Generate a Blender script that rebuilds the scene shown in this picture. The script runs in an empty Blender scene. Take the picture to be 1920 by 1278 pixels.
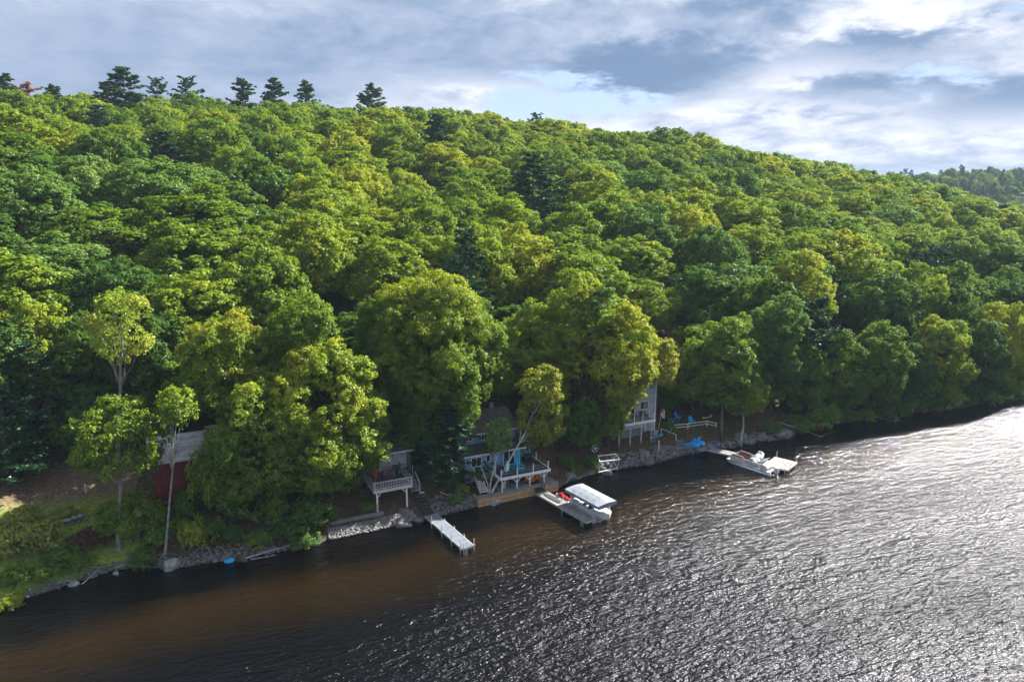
import bpy, bmesh, math, random
import numpy as np
from mathutils import Vector, Matrix, noise as mnoise

S = bpy.context.scene
COL = S.collection
R_ = math.radians
rng = np.random.default_rng(7)
random.seed(7)

# ------------------------------------------------------------------ camera numbers and the two frames used for layout
F_PX, PITCH, CAM_H = 1306.7, R_(12), 33.0
TH = R_(25.84)                                   # bearing of the shore line
TX, TY = math.cos(TH), math.sin(TH)
P0 = (-9.3, 66.8)
def W(u, n, z=0.0):                               # shore frame (along, inland, up) -> world
    return Vector((P0[0] + TX*u - TY*n, P0[1] + TY*u + TX*n, z))
def UN(x, y):
    a, b = x - P0[0], y - P0[1]
    return a*TX + b*TY, -a*TY + b*TX
def ray(px, py):
    cx, cy = (px-960)/F_PX, (639-py)/F_PX
    return cx, math.cos(PITCH)+cy*math.sin(PITCH), -math.sin(PITCH)+cy*math.cos(PITCH)
def hit(px, py, dz=0.0):                          # bearing onto the ground (dz above it)
    z = 2.0
    for _ in range(14):
        u, n = at(px, py, z); z = .5*z+.5*(gz(u, n)+dz)
    return u, n
def at(px, py, z=0.0):                            # bearing on the plane z -> (u, n)
    d = ray(px, py); t = (z-CAM_H)/d[2]
    return UN(d[0]*t, d[1]*t)
def atn(px, py, n):                               # bearing on the upright plane n -> (u, z)
    d = ray(px, py)
    dn = -d[0]*TY + d[1]*TX
    n0 = UN(0, 0)[1]
    t = (n-n0)/dn
    u, _ = UN(d[0]*t, d[1]*t)
    return u, CAM_H + d[2]*t
def project(v):
    y = v[1]*math.cos(PITCH) - (v[2]-CAM_H)*math.sin(PITCH)
    up = v[1]*math.sin(PITCH) + (v[2]-CAM_H)*math.cos(PITCH)
    if y < 1: return (-9999, -9999, y)
    return (960 + F_PX*v[0]/y, 639 - F_PX*up/y, y)

# ------------------------------------------------------------------ terrain
SH = [(-400,0),(-60,-9),(-46,-7),(-39,-2.7),(-36,-.3),(-34,.6),(-31.4,1.4),(-28.6,2.3),(-26.1,2.1),(-23.5,.45),(-20.9,.2),(-18.2,-.3),(-13.5,-.6),
      (-9.7,-.4),(-5.3,-.45),(0,0),(2.1,-.2),(6.2,.05),(16.1,.1),(17.9,1.4),(23,2.4),(27.3,2.0),(32,1.7),(36.9,2.5),(40,2.1),(44,1.6),(47.6,2.2),
      (53.1,1.2),(57.4,3.0),(67.3,2.2),(78,1.2),(88,-.6),(101.8,-.8),(112,0),(160,-2),(300,-8),(420,-20),(2000,-60)]
SHU, SHN = np.array([p[0] for p in SH]), np.array([p[1] for p in SH])
def shore(u): return np.interp(u, SHU, SHN)
PS = [(-60,-5),(-8,-1.2),(-2,-.45),(0,0),(.5,.34),(2,.95),(5,2.0),(8,2.9),(12,4.0),(20,6.8),(40,12.8),(60,18.5),(100,29),(140,37),(175,41),(230,38),(400,14),(3000,8)]
PSS, PSH = np.array([p[0] for p in PS]), np.array([p[1] for p in PS])
RG = [(-600,.95),(-60,1.08),(0,1.07),(93,.96),(174,.71),(200,.6),(220,.47),(260,.3),(330,.2),(2000,.2)]
RGU, RGV = np.array([p[0] for p in RG]), np.array([p[1] for p in RG])
def hgt(u, n):
    u = np.asarray(u, float); n = np.asarray(n, float)
    s = n - shore(u)
    h = np.interp(s, PSS, PSH)
    r = np.interp(u-.75*(n-60), RGU, RGV)
    f = np.clip((s-15)/60, 0, 1)
    h = h*(1-f) + h*r*f
    h = h + np.clip((s-6)/40, 0, 1)*(1.3*np.sin(u*.055+.6)*np.cos(n*.05) + .8*np.sin(u*.021+n*.043))
    far = 38*np.exp(-((n-330)/95)**2)*(1/(1+np.exp(-(u-470)/40)))
    h = np.where(s > 60, np.maximum(h, far*np.clip((s-60)/60, 0, 1)), h)
    # gentle shelf below the clearing
    return h
def gz(u, n): return float(hgt(u, n))

# ------------------------------------------------------------------ node helpers
def new_mat(name):
    m = bpy.data.materials.new(name); m.use_nodes = True
    nt = m.node_tree; nt.nodes.clear()
    return m, nt
def N(nt, t, **kw):
    n = nt.nodes.new(t)
    for k, v in kw.items():
        if k.startswith('i_'):
            k2 = k[2:]
            k2 = int(k2) if k2.isdigit() else k2.replace('_', ' ')
            n.inputs[k2].default_value = v
        else: setattr(n, k, v)
    return n
def L(nt, a, ao, b, bi): nt.links.new(a.outputs[ao], b.inputs[bi])
def M(nt, op, a, b=None, c=None, clamp=False):
    n = nt.nodes.new('ShaderNodeMath'); n.operation = op; n.use_clamp = clamp
    for i, v in enumerate((a, b, c)):
        if v is None: continue
        if isinstance(v, (int, float)): n.inputs[i].default_value = v
        else: nt.links.new(v, n.inputs[i])
    return n.outputs[0]
def mixc(nt, f, a, b, mode='MIX'):
    n = nt.nodes.new('ShaderNodeMix'); n.data_type = 'RGBA'; n.blend_type = mode
    for s, v in ((0, f), (6, a), (7, b)):
        if isinstance(v, (int, float)): n.inputs[s].default_value = v
        elif isinstance(v, (tuple, list)): n.inputs[s].default_value = tuple(v) + ((1,) if len(v) == 3 else ())
        else: nt.links.new(v, n.inputs[s])
    return n.outputs[2]
def ramp(nt, fac, stops, interp='LINEAR'):
    n = nt.nodes.new('ShaderNodeValToRGB'); cr = n.color_ramp; cr.interpolation = interp
    while len(cr.elements) < len(stops): cr.elements.new(.5)
    for e, (p, c) in zip(cr.elements, stops):
        e.position = p; e.color = tuple(c) + (1,) if len(c) == 3 else c
    nt.links.new(fac, n.inputs[0])
    return n.outputs[0]
def noise_t(nt, vec, scale, detail=4, rough=.55, dist=0.0, dims='3D'):
    n = N(nt, 'ShaderNodeTexNoise', noise_dimensions=dims); n.inputs['Scale'].default_value = scale
    n.inputs['Detail'].default_value = detail; n.inputs['Roughness'].default_value = rough; n.inputs['Distortion'].default_value = dist
    if vec is not None: nt.links.new(vec, n.inputs['Vector'])
    return n

def simple_mat(name, col, rough=.6, var=.25, scale=3.0, metal=0.0, spec=.4, stripe=None, bump=0.0, col2=None):
    """painted / wooden / metal surface: base colour broken up by noise; stripe=(axis, period, depth) gives board joints"""
    m, nt = new_mat(name)
    out = N(nt, 'ShaderNodeOutputMaterial'); b = N(nt, 'ShaderNodeBsdfPrincipled')
    tc = N(nt, 'ShaderNodeTexCoord')
    n1 = noise_t(nt, tc.outputs['Object'], scale, 5, .6)
    c2 = col2 or tuple(x*(1-var*1.6) for x in col)
    c = ramp(nt, n1.outputs[0], [(.3, c2), (.62, col)])
    if stripe:
        ax, per, dep = stripe
        sp = N(nt, 'ShaderNodeSeparateXYZ'); L(nt, tc, 'Object', sp, 0)
        k = M(nt, 'MULTIPLY', sp.outputs[ax], 1/per)
        fr = M(nt, 'FRACT', k)
        line = M(nt, 'LESS_THAN', fr, .12)
        fl = M(nt, 'FLOOR', k)
        wn = N(nt, 'ShaderNodeTexWhiteNoise', noise_dimensions='1D'); nt.links.new(fl, wn.inputs['W'])
        tone = M(nt, 'MULTIPLY_ADD', wn.outputs[0], .35, .8)
        c = mixc(nt, 1.0, c, tone, 'MULTIPLY')
        c = mixc(nt, M(nt, 'MULTIPLY', line, dep), c, tuple(x*.25 for x in col))
    nt.links.new(c, b.inputs['Base Color'])
    b.inputs['Roughness'].default_value = rough; b.inputs['Metallic'].default_value = metal
    b.inputs['Specular IOR Level'].default_value = spec
    if bump:
        n2 = noise_t(nt, tc.outputs['Object'], scale*5, 4, .6)
        bp = N(nt, 'ShaderNodeBump'); bp.inputs['Strength'].default_value = bump; bp.inputs['Distance'].default_value = .05
        L(nt, n2, 0, bp, 'Height'); L(nt, bp, 0, b, 'Normal')
    L(nt, b, 0, out, 0)
    return m

def leaf_mat(name, stops, trans=.42, gloss=.012):
    """foliage: colour from each leaf's own tint and the tree's own random number"""
    m, nt = new_mat(name)
    out = N(nt, 'ShaderNodeOutputMaterial')
    a = N(nt, 'ShaderNodeAttribute', attribute_name='tint'); oi = N(nt, 'ShaderNodeObjectInfo')
    f = M(nt, 'ADD', M(nt, 'MULTIPLY', a.outputs['Fac'], .62), M(nt, 'MULTIPLY', oi.outputs['Random'], .38))
    c = ramp(nt, f, stops)
    d = N(nt, 'ShaderNodeBsdfDiffuse'); t = N(nt, 'ShaderNodeBsdfTranslucent'); g = N(nt, 'ShaderNodeBsdfGlossy'); g.inputs['Roughness'].default_value = .42
    nt.links.new(c, d.inputs[0])
    ct = mixc(nt, 1.0, c, (1.15, 1.2, .55), 'MULTIPLY')
    nt.links.new(ct, t.inputs[0])
    g.inputs[0].default_value = (.9, .95, 1, 1)
    m1 = N(nt, 'ShaderNodeMixShader'); m1.inputs[0].default_value = trans
    L(nt, d, 0, m1, 1); L(nt, t, 0, m1, 2)
    m2 = N(nt, 'ShaderNodeMixShader'); m2.inputs[0].default_value = gloss
    L(nt, m1, 0, m2, 1); L(nt, g, 0, m2, 2); L(nt, m2, 0, out, 0)
    return m

MAT = {}
MAT['leaf_green'] = leaf_mat('green_leaves', [(.1, (.078, .155, .016)), (.45, (.178, .265, .024)), (.75, (.31, .36, .03)), (.95, (.48, .43, .035))])
MAT['leaf_yellowgreen'] = leaf_mat('yellow_green_leaves', [(.1, (.10, .175, .016)), (.45, (.225, .295, .024)), (.75, (.365, .38, .03)), (.95, (.53, .43, .035))])
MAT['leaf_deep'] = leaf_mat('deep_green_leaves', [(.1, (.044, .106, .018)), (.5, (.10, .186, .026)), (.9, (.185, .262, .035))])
MAT['leaf_pale'] = leaf_mat('pale_green_leaves', [(.1, (0.067, 0.149, 0.033)), (.5, (0.157, 0.259, 0.055)), (.9, (0.291, 0.374, 0.099))])
MAT['leaf_yellow'] = leaf_mat('yellowing_leaves', [(.1, (.12, .22, .028)), (.4, (.24, .34, .04)), (.72, (.38, .40, .06)), (.95, (.50, .30, .08))])
MAT['leaf_birch'] = leaf_mat('yellow_birch_leaves', [(.1, (.13, .19, .02)), (.4, (.27, .29, .03)), (.72, (.42, .38, .05)), (.95, (.52, .40, .06))])
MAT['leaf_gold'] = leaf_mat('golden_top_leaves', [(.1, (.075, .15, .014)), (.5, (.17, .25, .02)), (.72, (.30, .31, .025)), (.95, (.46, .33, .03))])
MAT['leaf_brown'] = leaf_mat('withered_brown_leaves', [(.1, (0.043, 0.032, 0.020)), (.5, (0.094, 0.058, 0.035)), (.9, (0.116, 0.109, 0.043))], .25)
MAT['needle_pine'] = leaf_mat('pine_needles', [(.1, (.022, .068, .036)), (.5, (.055, .125, .062)), (.9, (.10, .18, .085))], .2, .03)
MAT['needle_dark'] = leaf_mat('hemlock_needles', [(.1, (0.014, 0.052, 0.020)), (.5, (0.032, 0.087, 0.029)), (.9, (0.058, 0.123, 0.038))], .2, .04)
MAT['needle_rust'] = leaf_mat('rust_needles', [(.1, (0.203, 0.087, 0.043)), (.5, (0.348, 0.145, 0.065)), (.9, (0.290, 0.217, 0.058))], .25, .03)
MAT['leaf_shrub'] = leaf_mat('shrub_leaves', [(.1, (0.056, 0.124, 0.023)), (.5, (0.153, 0.258, 0.032)), (.9, (0.333, 0.391, 0.046))])
MAT['leaf_straw'] = leaf_mat('straw_green_leaves', [(.1, (0.179, 0.220, 0.050)), (.5, (0.381, 0.396, 0.088)), (.9, (0.582, 0.528, 0.154))])
MAT['leaf_redbrown'] = leaf_mat('red_brown_leaves', [(.1, (0.072, 0.029, 0.026)), (.5, (0.145, 0.065, 0.043)), (.9, (0.217, 0.131, 0.072))], .25)
MAT['bark'] = simple_mat('grey_brown_bark', (.14, .115, .095), .9, .4, 4, spec=.1, bump=.6)
MAT['bark_grey'] = simple_mat('pale_grey_bark', (.34, .32, .30), .85, .4, 3, spec=.1, bump=.5, col2=(.15, .14, .13))
MAT['bark_birch'] = simple_mat('white_birch_bark', (.62, .60, .56), .8, .3, 5, spec=.15, bump=.3, col2=(.16, .14, .12))

# ------------------------------------------------------------------ mesh helpers
def arr_mesh(name, V, Fq, mat, tint=None, slots=None, mi=None):
    me = bpy.data.meshes.new(name)
    nv, nf = len(V), len(Fq); k = Fq.shape[1]
    me.vertices.add(nv); me.vertices.foreach_set('co', np.ascontiguousarray(V, np.float32).ravel())
    me.loops.add(nf*k); me.loops.foreach_set('vertex_index', np.ascontiguousarray(Fq, np.int32).ravel())
    me.polygons.add(nf); me.polygons.foreach_set('loop_start', np.arange(0, nf*k, k, dtype=np.int32))
    me.polygons.foreach_set('loop_total', np.full(nf, k, np.int32))
    for m in (slots or [mat]): me.materials.append(m)
    if mi is not None: me.polygons.foreach_set('material_index', np.ascontiguousarray(mi, np.int32))
    if tint is not None:
        a = me.attributes.new('tint', 'FLOAT', 'FACE'); a.data.foreach_set('value', np.ascontiguousarray(tint, np.float32))
    me.update(calc_edges=True)
    return me
def link(name, me, parent=None):
    o = bpy.data.objects.new(name, me); COL.objects.link(o)
    if parent: o.parent = parent
    return o
def tag(o, label, cat, group=None, kind=None):
    if label: o['label'] = label
    if cat: o['category'] = cat
    if group: o['group'] = group
    if kind: o['kind'] = kind
    return o
def thing(name, label, cat, u, n, z, group=None, rot=0.0):
    o = bpy.data.objects.new(name, None); COL.objects.link(o)
    o.empty_display_size = .3
    o.location = W(u, n, z); o.rotation_euler = (0, 0, TH+rot)
    return tag(o, label, cat, group)

class MB:
    """collects boxes, bars and tubes in a thing's own frame, builds ONE mesh"""
    def __init__(s, base=(0, 0, 0)): s.v = []; s.f = []; s.b = base
    def add(s, vs, fs):
        k = len(s.v); b = s.b
        s.v += [(x-b[0], y-b[1], z-b[2]) for x, y, z in vs]; s.f += [tuple(i+k for i in f) for f in fs]; return s
    def box(s, x0, x1, y0, y1, z0, z1):
        vs = [(x, y, z) for z in (z0, z1) for x, y in ((x0, y0), (x1, y0), (x1, y1), (x0, y1))]
        return s.add(vs, [(3,2,1,0),(4,5,6,7),(0,1,5,4),(1,2,6,5),(2,3,7,6),(3,0,4,7)])
    def bar(s, p, q, w=.06, h=None):
        h = h or w; p = Vector(p); q = Vector(q); d = (q-p).normalized()
        up = Vector((0, 0, 1)) if abs(d.z) < .95 else Vector((0, 1, 0))
        a = d.cross(up).normalized()*w/2; b = a.cross(d).normalized()*h/2
        vs = [tuple(o+sa*a+sb*b) for o in (p, q) for sa, sb in ((-1,-1),(1,-1),(1,1),(-1,1))]
        return s.add(vs, [(3,2,1,0),(4,5,6,7),(0,1,5,4),(1,2,6,5),(2,3,7,6),(3,0,4,7)])
    def tube(s, pts, r, k=7, caps=True):
        pts = [Vector(p) for p in pts]; rr = r if isinstance(r, (list, tuple)) else [r]*len(pts)
        vs = []; fs = []
        for i, p in enumerate(pts):
            d = (pts[min(i+1, len(pts)-1)]-pts[max(i-1, 0)]).normalized()
            up = Vector((0, 0, 1)) if abs(d.z) < .9 else Vector((1, 0, 0))
            a = d.cross(up).normalized(); b = a.cross(d)
            vs += [tuple(p+rr[i]*(math.cos(t)*a+math.sin(t)*b)) for t in [2*math.pi*j/k for j in range(k)]]
        for i in range(len(pts)-1):
            for j in range(k):
                fs.append((i*k+j, i*k+(j+1) % k, (i+1)*k+(j+1) % k, (i+1)*k+j))
        if caps: fs += [tuple(range(k))[::-1], tuple((len(pts)-1)*k+j for j in range(k))]
        return s.add(vs, fs)
    def cyl(s, x, y, z0, z1, r, k=10): return s.tube([(x, y, z0), (x, y, z1)], r, k)
    def loft(s, rings, cap=True, closed=True):
        k = len(rings[0]); vs = [v for r in rings for v in r]; fs = []
        for i in range(len(rings)-1):
            for j in range(k if closed else k-1):
                fs.append((i*k+j, i*k+(j+1) % k, (i+1)*k+(j+1) % k, (i+1)*k+j))
        if cap: fs += [tuple(range(k))[::-1], tuple((len(rings)-1)*k+j for j in range(k))]
        return s.add(vs, fs)
    def slab(s, quad, th):
        """sloping sheet with thickness: four corners of the upper face"""
        a, b, c, d = [Vector(q) for q in quad]; nrm = (b-a).cross(d-a).normalized()
        if nrm.z < 0: nrm = -nrm
        lo = [tuple(q-nrm*th) for q in (a, b, c, d)]
        return s.add(lo+[tuple(q) for q in (a, b, c, d)], [(3,2,1,0),(4,5,6,7),(0,1,5,4),(1,2,6,5),(2,3,7,6),(3,0,4,7)])
    def build(s, name, mat, parent=None, smooth=False, bevel=0.0):
        me = bpy.data.meshes.new(name); me.from_pydata(s.v, [], s.f); me.materials.append(MAT[mat] if isinstance(mat, str) else mat)
        bm = bmesh.new(); bm.from_mesh(me)
        bmesh.ops.recalc_face_normals(bm, faces=bm.faces)
        if bevel: bmesh.ops.bevel(bm, geom=bm.edges[:], offset=bevel, segments=1, affect='EDGES')
        bm.to_mesh(me); bm.free()
        if smooth:
            me.polygons.foreach_set('use_smooth', [True]*len(me.polygons))
        return link(name, me, parent)

# ------------------------------------------------------------------ foliage
def unit(a): return a/np.maximum(np.linalg.norm(a, axis=-1, keepdims=True), 1e-6)
def leaves(C, Nrm, Ln, Wd, tint, g, fold=.18):
    """kite-shaped folded leaf sprays at centres C facing Nrm"""
    n = len(C); r = g.normal(size=(n, 3)); d = unit(np.cross(Nrm, r)); w = np.cross(Nrm, d)
    Ln = Ln[:, None]; Wd = Wd[:, None]
    V = np.empty((n, 4, 3)); V[:, 0] = C-d*Ln*.5; V[:, 2] = C+d*Ln*.5-Nrm*Ln*.12
    V[:, 1] = C+w*Wd*.5+Nrm*Ln*fold-d*Ln*.06; V[:, 3] = C-w*Wd*.5+Nrm*Ln*fold-d*Ln*.06
    return V.reshape(-1, 3), np.arange(n*4).reshape(-1, 4), tint
def crown_arrays(H, R, zb, leaf, g, dens=1.15, lob=None, low=-.55, sparse=0.0, clr=None, topcol=0.0):
    """broadleaf crown: lobes on an uneven ellipsoid, leaf clumps on every lobe, leaves in every clump"""
    zc = zb+(H-zb)*.46; Ht = H-zc; Hb = zc-zb
    rl = lob or max(1.1, .25*R)
    nl = int(max(8, .98*4*(R*R+2*R*Ht)/3/(rl*rl)))
    i = np.arange(nl); zz = 1-(i+.5)/nl*(1-low); ph = i*2.39996+g.uniform(0, 6.28)
    D = np.stack([np.sqrt(np.maximum(0, 1-zz*zz))*np.cos(ph), np.sqrt(np.maximum(0, 1-zz*zz))*np.sin(ph), zz], 1)
    D = unit(D+g.normal(0, .16, D.shape))
    vs = np.where(D[:, 2:3] > 0, Ht, Hb)
    k = g.uniform(.70, 1.04, (nl, 1))
    ext = np.concatenate([np.full((nl, 2), R)-rl*.8, vs-rl*.8], 1)
    LC = D*np.maximum(ext, .3)*k; LC[:, 2] += zc
    LR = rl*g.uniform(.7, 1.25, nl)
    if sparse:
        keep = g.random(nl) > sparse; LC, LR, D = LC[keep], LR[keep], D[keep]
    rc0 = clr or rl*.27
    Cs, Rs, Ds, Ts = [], [], [], []
    for c, r, d in zip(LC, LR, D):
        m = int(2.1*(r/rc0)**2)
        e = unit(g.normal(size=(m, 3))+d*.75+np.array([0, 0, .22]))
        rad = r*g.uniform(.62, 1.14, (m, 1))
        Cs.append(c+e*rad*np.array([1, 1, .98])); Rs.append(rc0*g.uniform(.65, 1.35, m)); Ds.append(e)
        Ts.append(np.clip(g.normal(.42, .12)+g.normal(0, .12, m), 0, 1))
    C = np.concatenate(Cs); Rr = np.concatenate(Rs); D2 = np.concatenate(Ds); T = np.concatenate(Ts)
    la = .5*leaf*leaf*.72
    cnt = np.maximum(4, (dens*math.pi*Rr**2/la)).astype(int)
    idx = np.repeat(np.arange(len(C)), cnt); n = len(idx)
    off = unit(g.normal(size=(n, 3)))*(g.random((n, 1))**.45)*Rr[idx][:, None]*np.array([1, 1, .85])
    P = C[idx]+off
    nr = unit(D2[idx]*.55+unit(off)*.5+np.array([0, 0, .45])+g.normal(0, .42, (n, 3)))
    T2 = np.clip(T[idx]+g.normal(0, .10, n), 0, 1)
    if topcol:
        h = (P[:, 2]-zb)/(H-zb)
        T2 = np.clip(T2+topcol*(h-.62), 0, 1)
    sz = leaf*g.uniform(.7, 1.3, n)
    V, Fq, T3 = leaves(P, nr, sz, sz*.72, T2, g)
    return V, Fq, T3, LC
def tube_np(pts, rad, k=6):
    pts = np.asarray(pts, float); n = len(pts); V = []
    for i in range(n):
        d = unit(pts[min(i+1, n-1)]-pts[max(i-1, 0)]); up = np.array([0, 0, 1.]) if abs(d[2]) < .9 else np.array([1., 0, 0])
        a = unit(np.cross(d, up)); b = np.cross(a, d)
        t = np.arange(k)*2*math.pi/k
        V.append(pts[i]+rad[i]*(np.cos(t)[:, None]*a+np.sin(t)[:, None]*b))
    V = np.concatenate(V); Fq = []
    for i in range(n-1):
        for j in range(k): Fq.append((i*k+j, i*k+(j+1) % k, (i+1)*k+(j+1) % k, (i+1)*k+j))
    return V, np.array(Fq)
def join(parts):
    V = np.concatenate([p[0] for p in parts]); o = 0; Fs = []
    for p in parts: Fs.append(p[1]+o); o += len(p[0])
    return V, np.concatenate(Fs)
def limb_pts(a, b, g, sag=.12, n=5):
    t = np.linspace(0, 1, n)[:, None]; a = np.asarray(a); b = np.asarray(b)
    p = a*(1-t)+b*t; L_ = np.linalg.norm(b-a)
    p[:, 2] += (np.sin(t[:, 0]*math.pi))*L_*sag
    p[1:-1] += g.normal(0, L_*.035, (n-2, 3)); return p
def trunk_arrays(H, zb, LC, g, r0=.28, nb=8, lean=(0, 0), foot=(0, 0)):
    top = np.array([lean[0], lean[1], zb+(H-zb)*.55]); n = 8
    t = np.linspace(0, 1, n)[:, None]
    st = np.array([foot[0], foot[1], -.6])
    P = st*(1-t)+top*t; P[1:-1] += g.normal(0, .10, (n-2, 3))*np.array([1, 1, .2])
    rad = r0*(1-.72*t[:, 0]); rad[0] *= 1.45
    parts = [tube_np(P, rad, 8)]
    o = g.permutation(len(LC))[:nb]
    for j in o:
        b = LC[j]; s = np.clip((b[2]-zb*.7-1)/(H*.6), .35 if abs(foot[0])+abs(foot[1]) < 2 else .66, .95); a = st*(1-s)+top*s
        a = P[int(s*(n-1))]
        if b[2] < a[2]-1.5: continue
        rr = r0*.42*(1-.5*s)
        parts.append(tube_np(limb_pts(a, b, g), np.linspace(rr, rr*.25, 5), 5))
    return join(parts)
def pine_arrays(H, L0, zb, g, blade=.55, bw=.10, step=.8, nbr=5, droop=.0, power=.75, ragged=.35, tufts=8, per=13):
    """conifer: whorls of plated boughs with needle sprays along each bough"""
    Cs, Ns, tint, dirs = [], [], [], []; wood = []
    z = zb
    while z < H-.4:
        t = (z-zb)/(H-zb); ln = L0*((1-t)**power)*(.55+.45*min(1, t*5+.35))+.35
        for b in range(nbr):
            if g.random() < .12: continue
            a = g.uniform(0, 6.283); l = ln*g.uniform(1-ragged, 1.12); rise = g.uniform(-.06, .34)-droop*(1-t)
            d = np.array([math.cos(a), math.sin(a), rise+.35*t])
            s0 = np.array([0, 0, z+g.uniform(-.3, .3)*step])
            tip = s0+d*l
            if l > 1: wood.append(tube_np(np.array([s0, s0+d*l*.55-[0, 0, .04*l], tip]), [.055, .035, .012], 4))
            tb = np.clip(g.normal(.45, .16), 0, 1)
            nt_ = max(3, int(tufts*l/L0+2))
            for q in range(nt_):
                f = .22+.80*(q+g.random())/nt_
                side = np.array([-d[1], d[0], 0])*g.normal(0, .20)*l*(1.1-f)*1.3
                c = s0+d*l*f+side+np.array([0, 0, g.normal(.03, .13)])
                m = per
                dd = unit(g.normal(size=(m, 3))*np.array([1, 1, .45])+d*.7+np.array([0, 0, .28]))
                Cs.append(c+dd*blade*.42); dirs.append(dd); tint.append(np.clip(tb+g.normal(0, .1, m), 0, 1))
        z += step*g.uniform(.75, 1.25)
    # leader
    m = 40; zt = g.uniform(H-1.3, H, m); dd = unit(g.normal(size=(m, 3))*np.array([1, 1, .3])+[0, 0, .8])
    Cs.append(np.stack([zt*0, zt*0, zt], 1)+dd*blade*.3*((H-zt)[:, None]+.3)); dirs.append(dd); tint.append(np.full(m, .5))
    C = np.concatenate(Cs); D = np.concatenate(dirs); T = np.concatenate(tint); n = len(C)
    w = unit(np.cross(D, g.normal(size=(n, 3))+np.array([0, 0, .8])))
    Ln = blade*g.uniform(.7, 1.25, (n, 1)); Wd = bw*g.uniform(.8, 1.6, (n, 1))
    V = np.empty((n, 4, 3)); V[:, 0] = C-D*Ln*.5; V[:, 2] = C+D*Ln*.5; V[:, 1] = C+w*Wd; V[:, 3] = C-w*Wd
    tr = tube_np(np.array([[0, 0, -.6], [.03, .02, H*.5], [0, 0, H-.3]]), [.26, .16, .02], 7)
    return V.reshape(-1, 3), np.arange(n*4).reshape(-1, 4), T, join([tr]+wood)
def tree_thing(name, crown_me, trunk_me, u, n, label, cat, group=None, sc=(1, 1, 1), rot=0.0, mat=None, z=None, bark=None):
    t = thing(name, label, cat, u, n, gz(u, n) if z is None else z, group, rot)
    t.scale = sc
    a = link('trunk', trunk_me, t); b = link('crown', crown_me, t)
    if mat: b.material_slots[0].link = 'OBJECT'; b.material_slots[0].material = MAT[mat]
    if bark: a.material_slots[0].link = 'OBJECT'; a.material_slots[0].material = MAT[bark]
    return t

BUSY = []         # footprints (u, n, radius) that the hillside sowing keeps clear of
def front_tree(label, px, top, bot, wid, n, mat='leaf_green', leaf=.22, name='broadleaf_tree', cat='tree', bark='bark', base=None,
               seed=0, sparse=0.0, lob=None, low=-.6, dens=1.15, r0=.26, dead=False, topcol=0.0, clr=None, nb=9):
    """one tree near the shore: bearing of its crown and where it stands"""
    g = np.random.default_rng(seed+int(px)*7+int(top))
    u, zt = atn(px, top, n); _, zl = atn(px, bot, n)
    p = W(u, n, (zt+zl)/2); depth = project(p)[2]
    R = wid/2*depth/F_PX
    ub, nb_ = (u, n) if base is None else base
    z0 = gz(ub, nb_); H = zt-z0; zb = max(zl-z0, .3)
    V, Fq, T, LC = crown_arrays(H, R, zb, leaf, g, dens, lob, low, sparse, clr, topcol)
    du, dn = ub-u, nb_-n
    me = arr_mesh(name+'_crown', V+np.array([-du, -dn, 0]), Fq, MAT[mat], T)
    tv, tf = trunk_arrays(H, zb, LC, g, r0, nb, (0, 0), (du, dn))
    mt = arr_mesh(name+'_trunk', tv+np.array([-du, -dn, 0]), tf, MAT[bark])
    mt.polygons.foreach_set('use_smooth', [True]*len(mt.polygons))
    t = tree_thing(name, me, mt, ub, nb_, label, cat)
    BUSY.append((u, n, R*.8))
    return t

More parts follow.
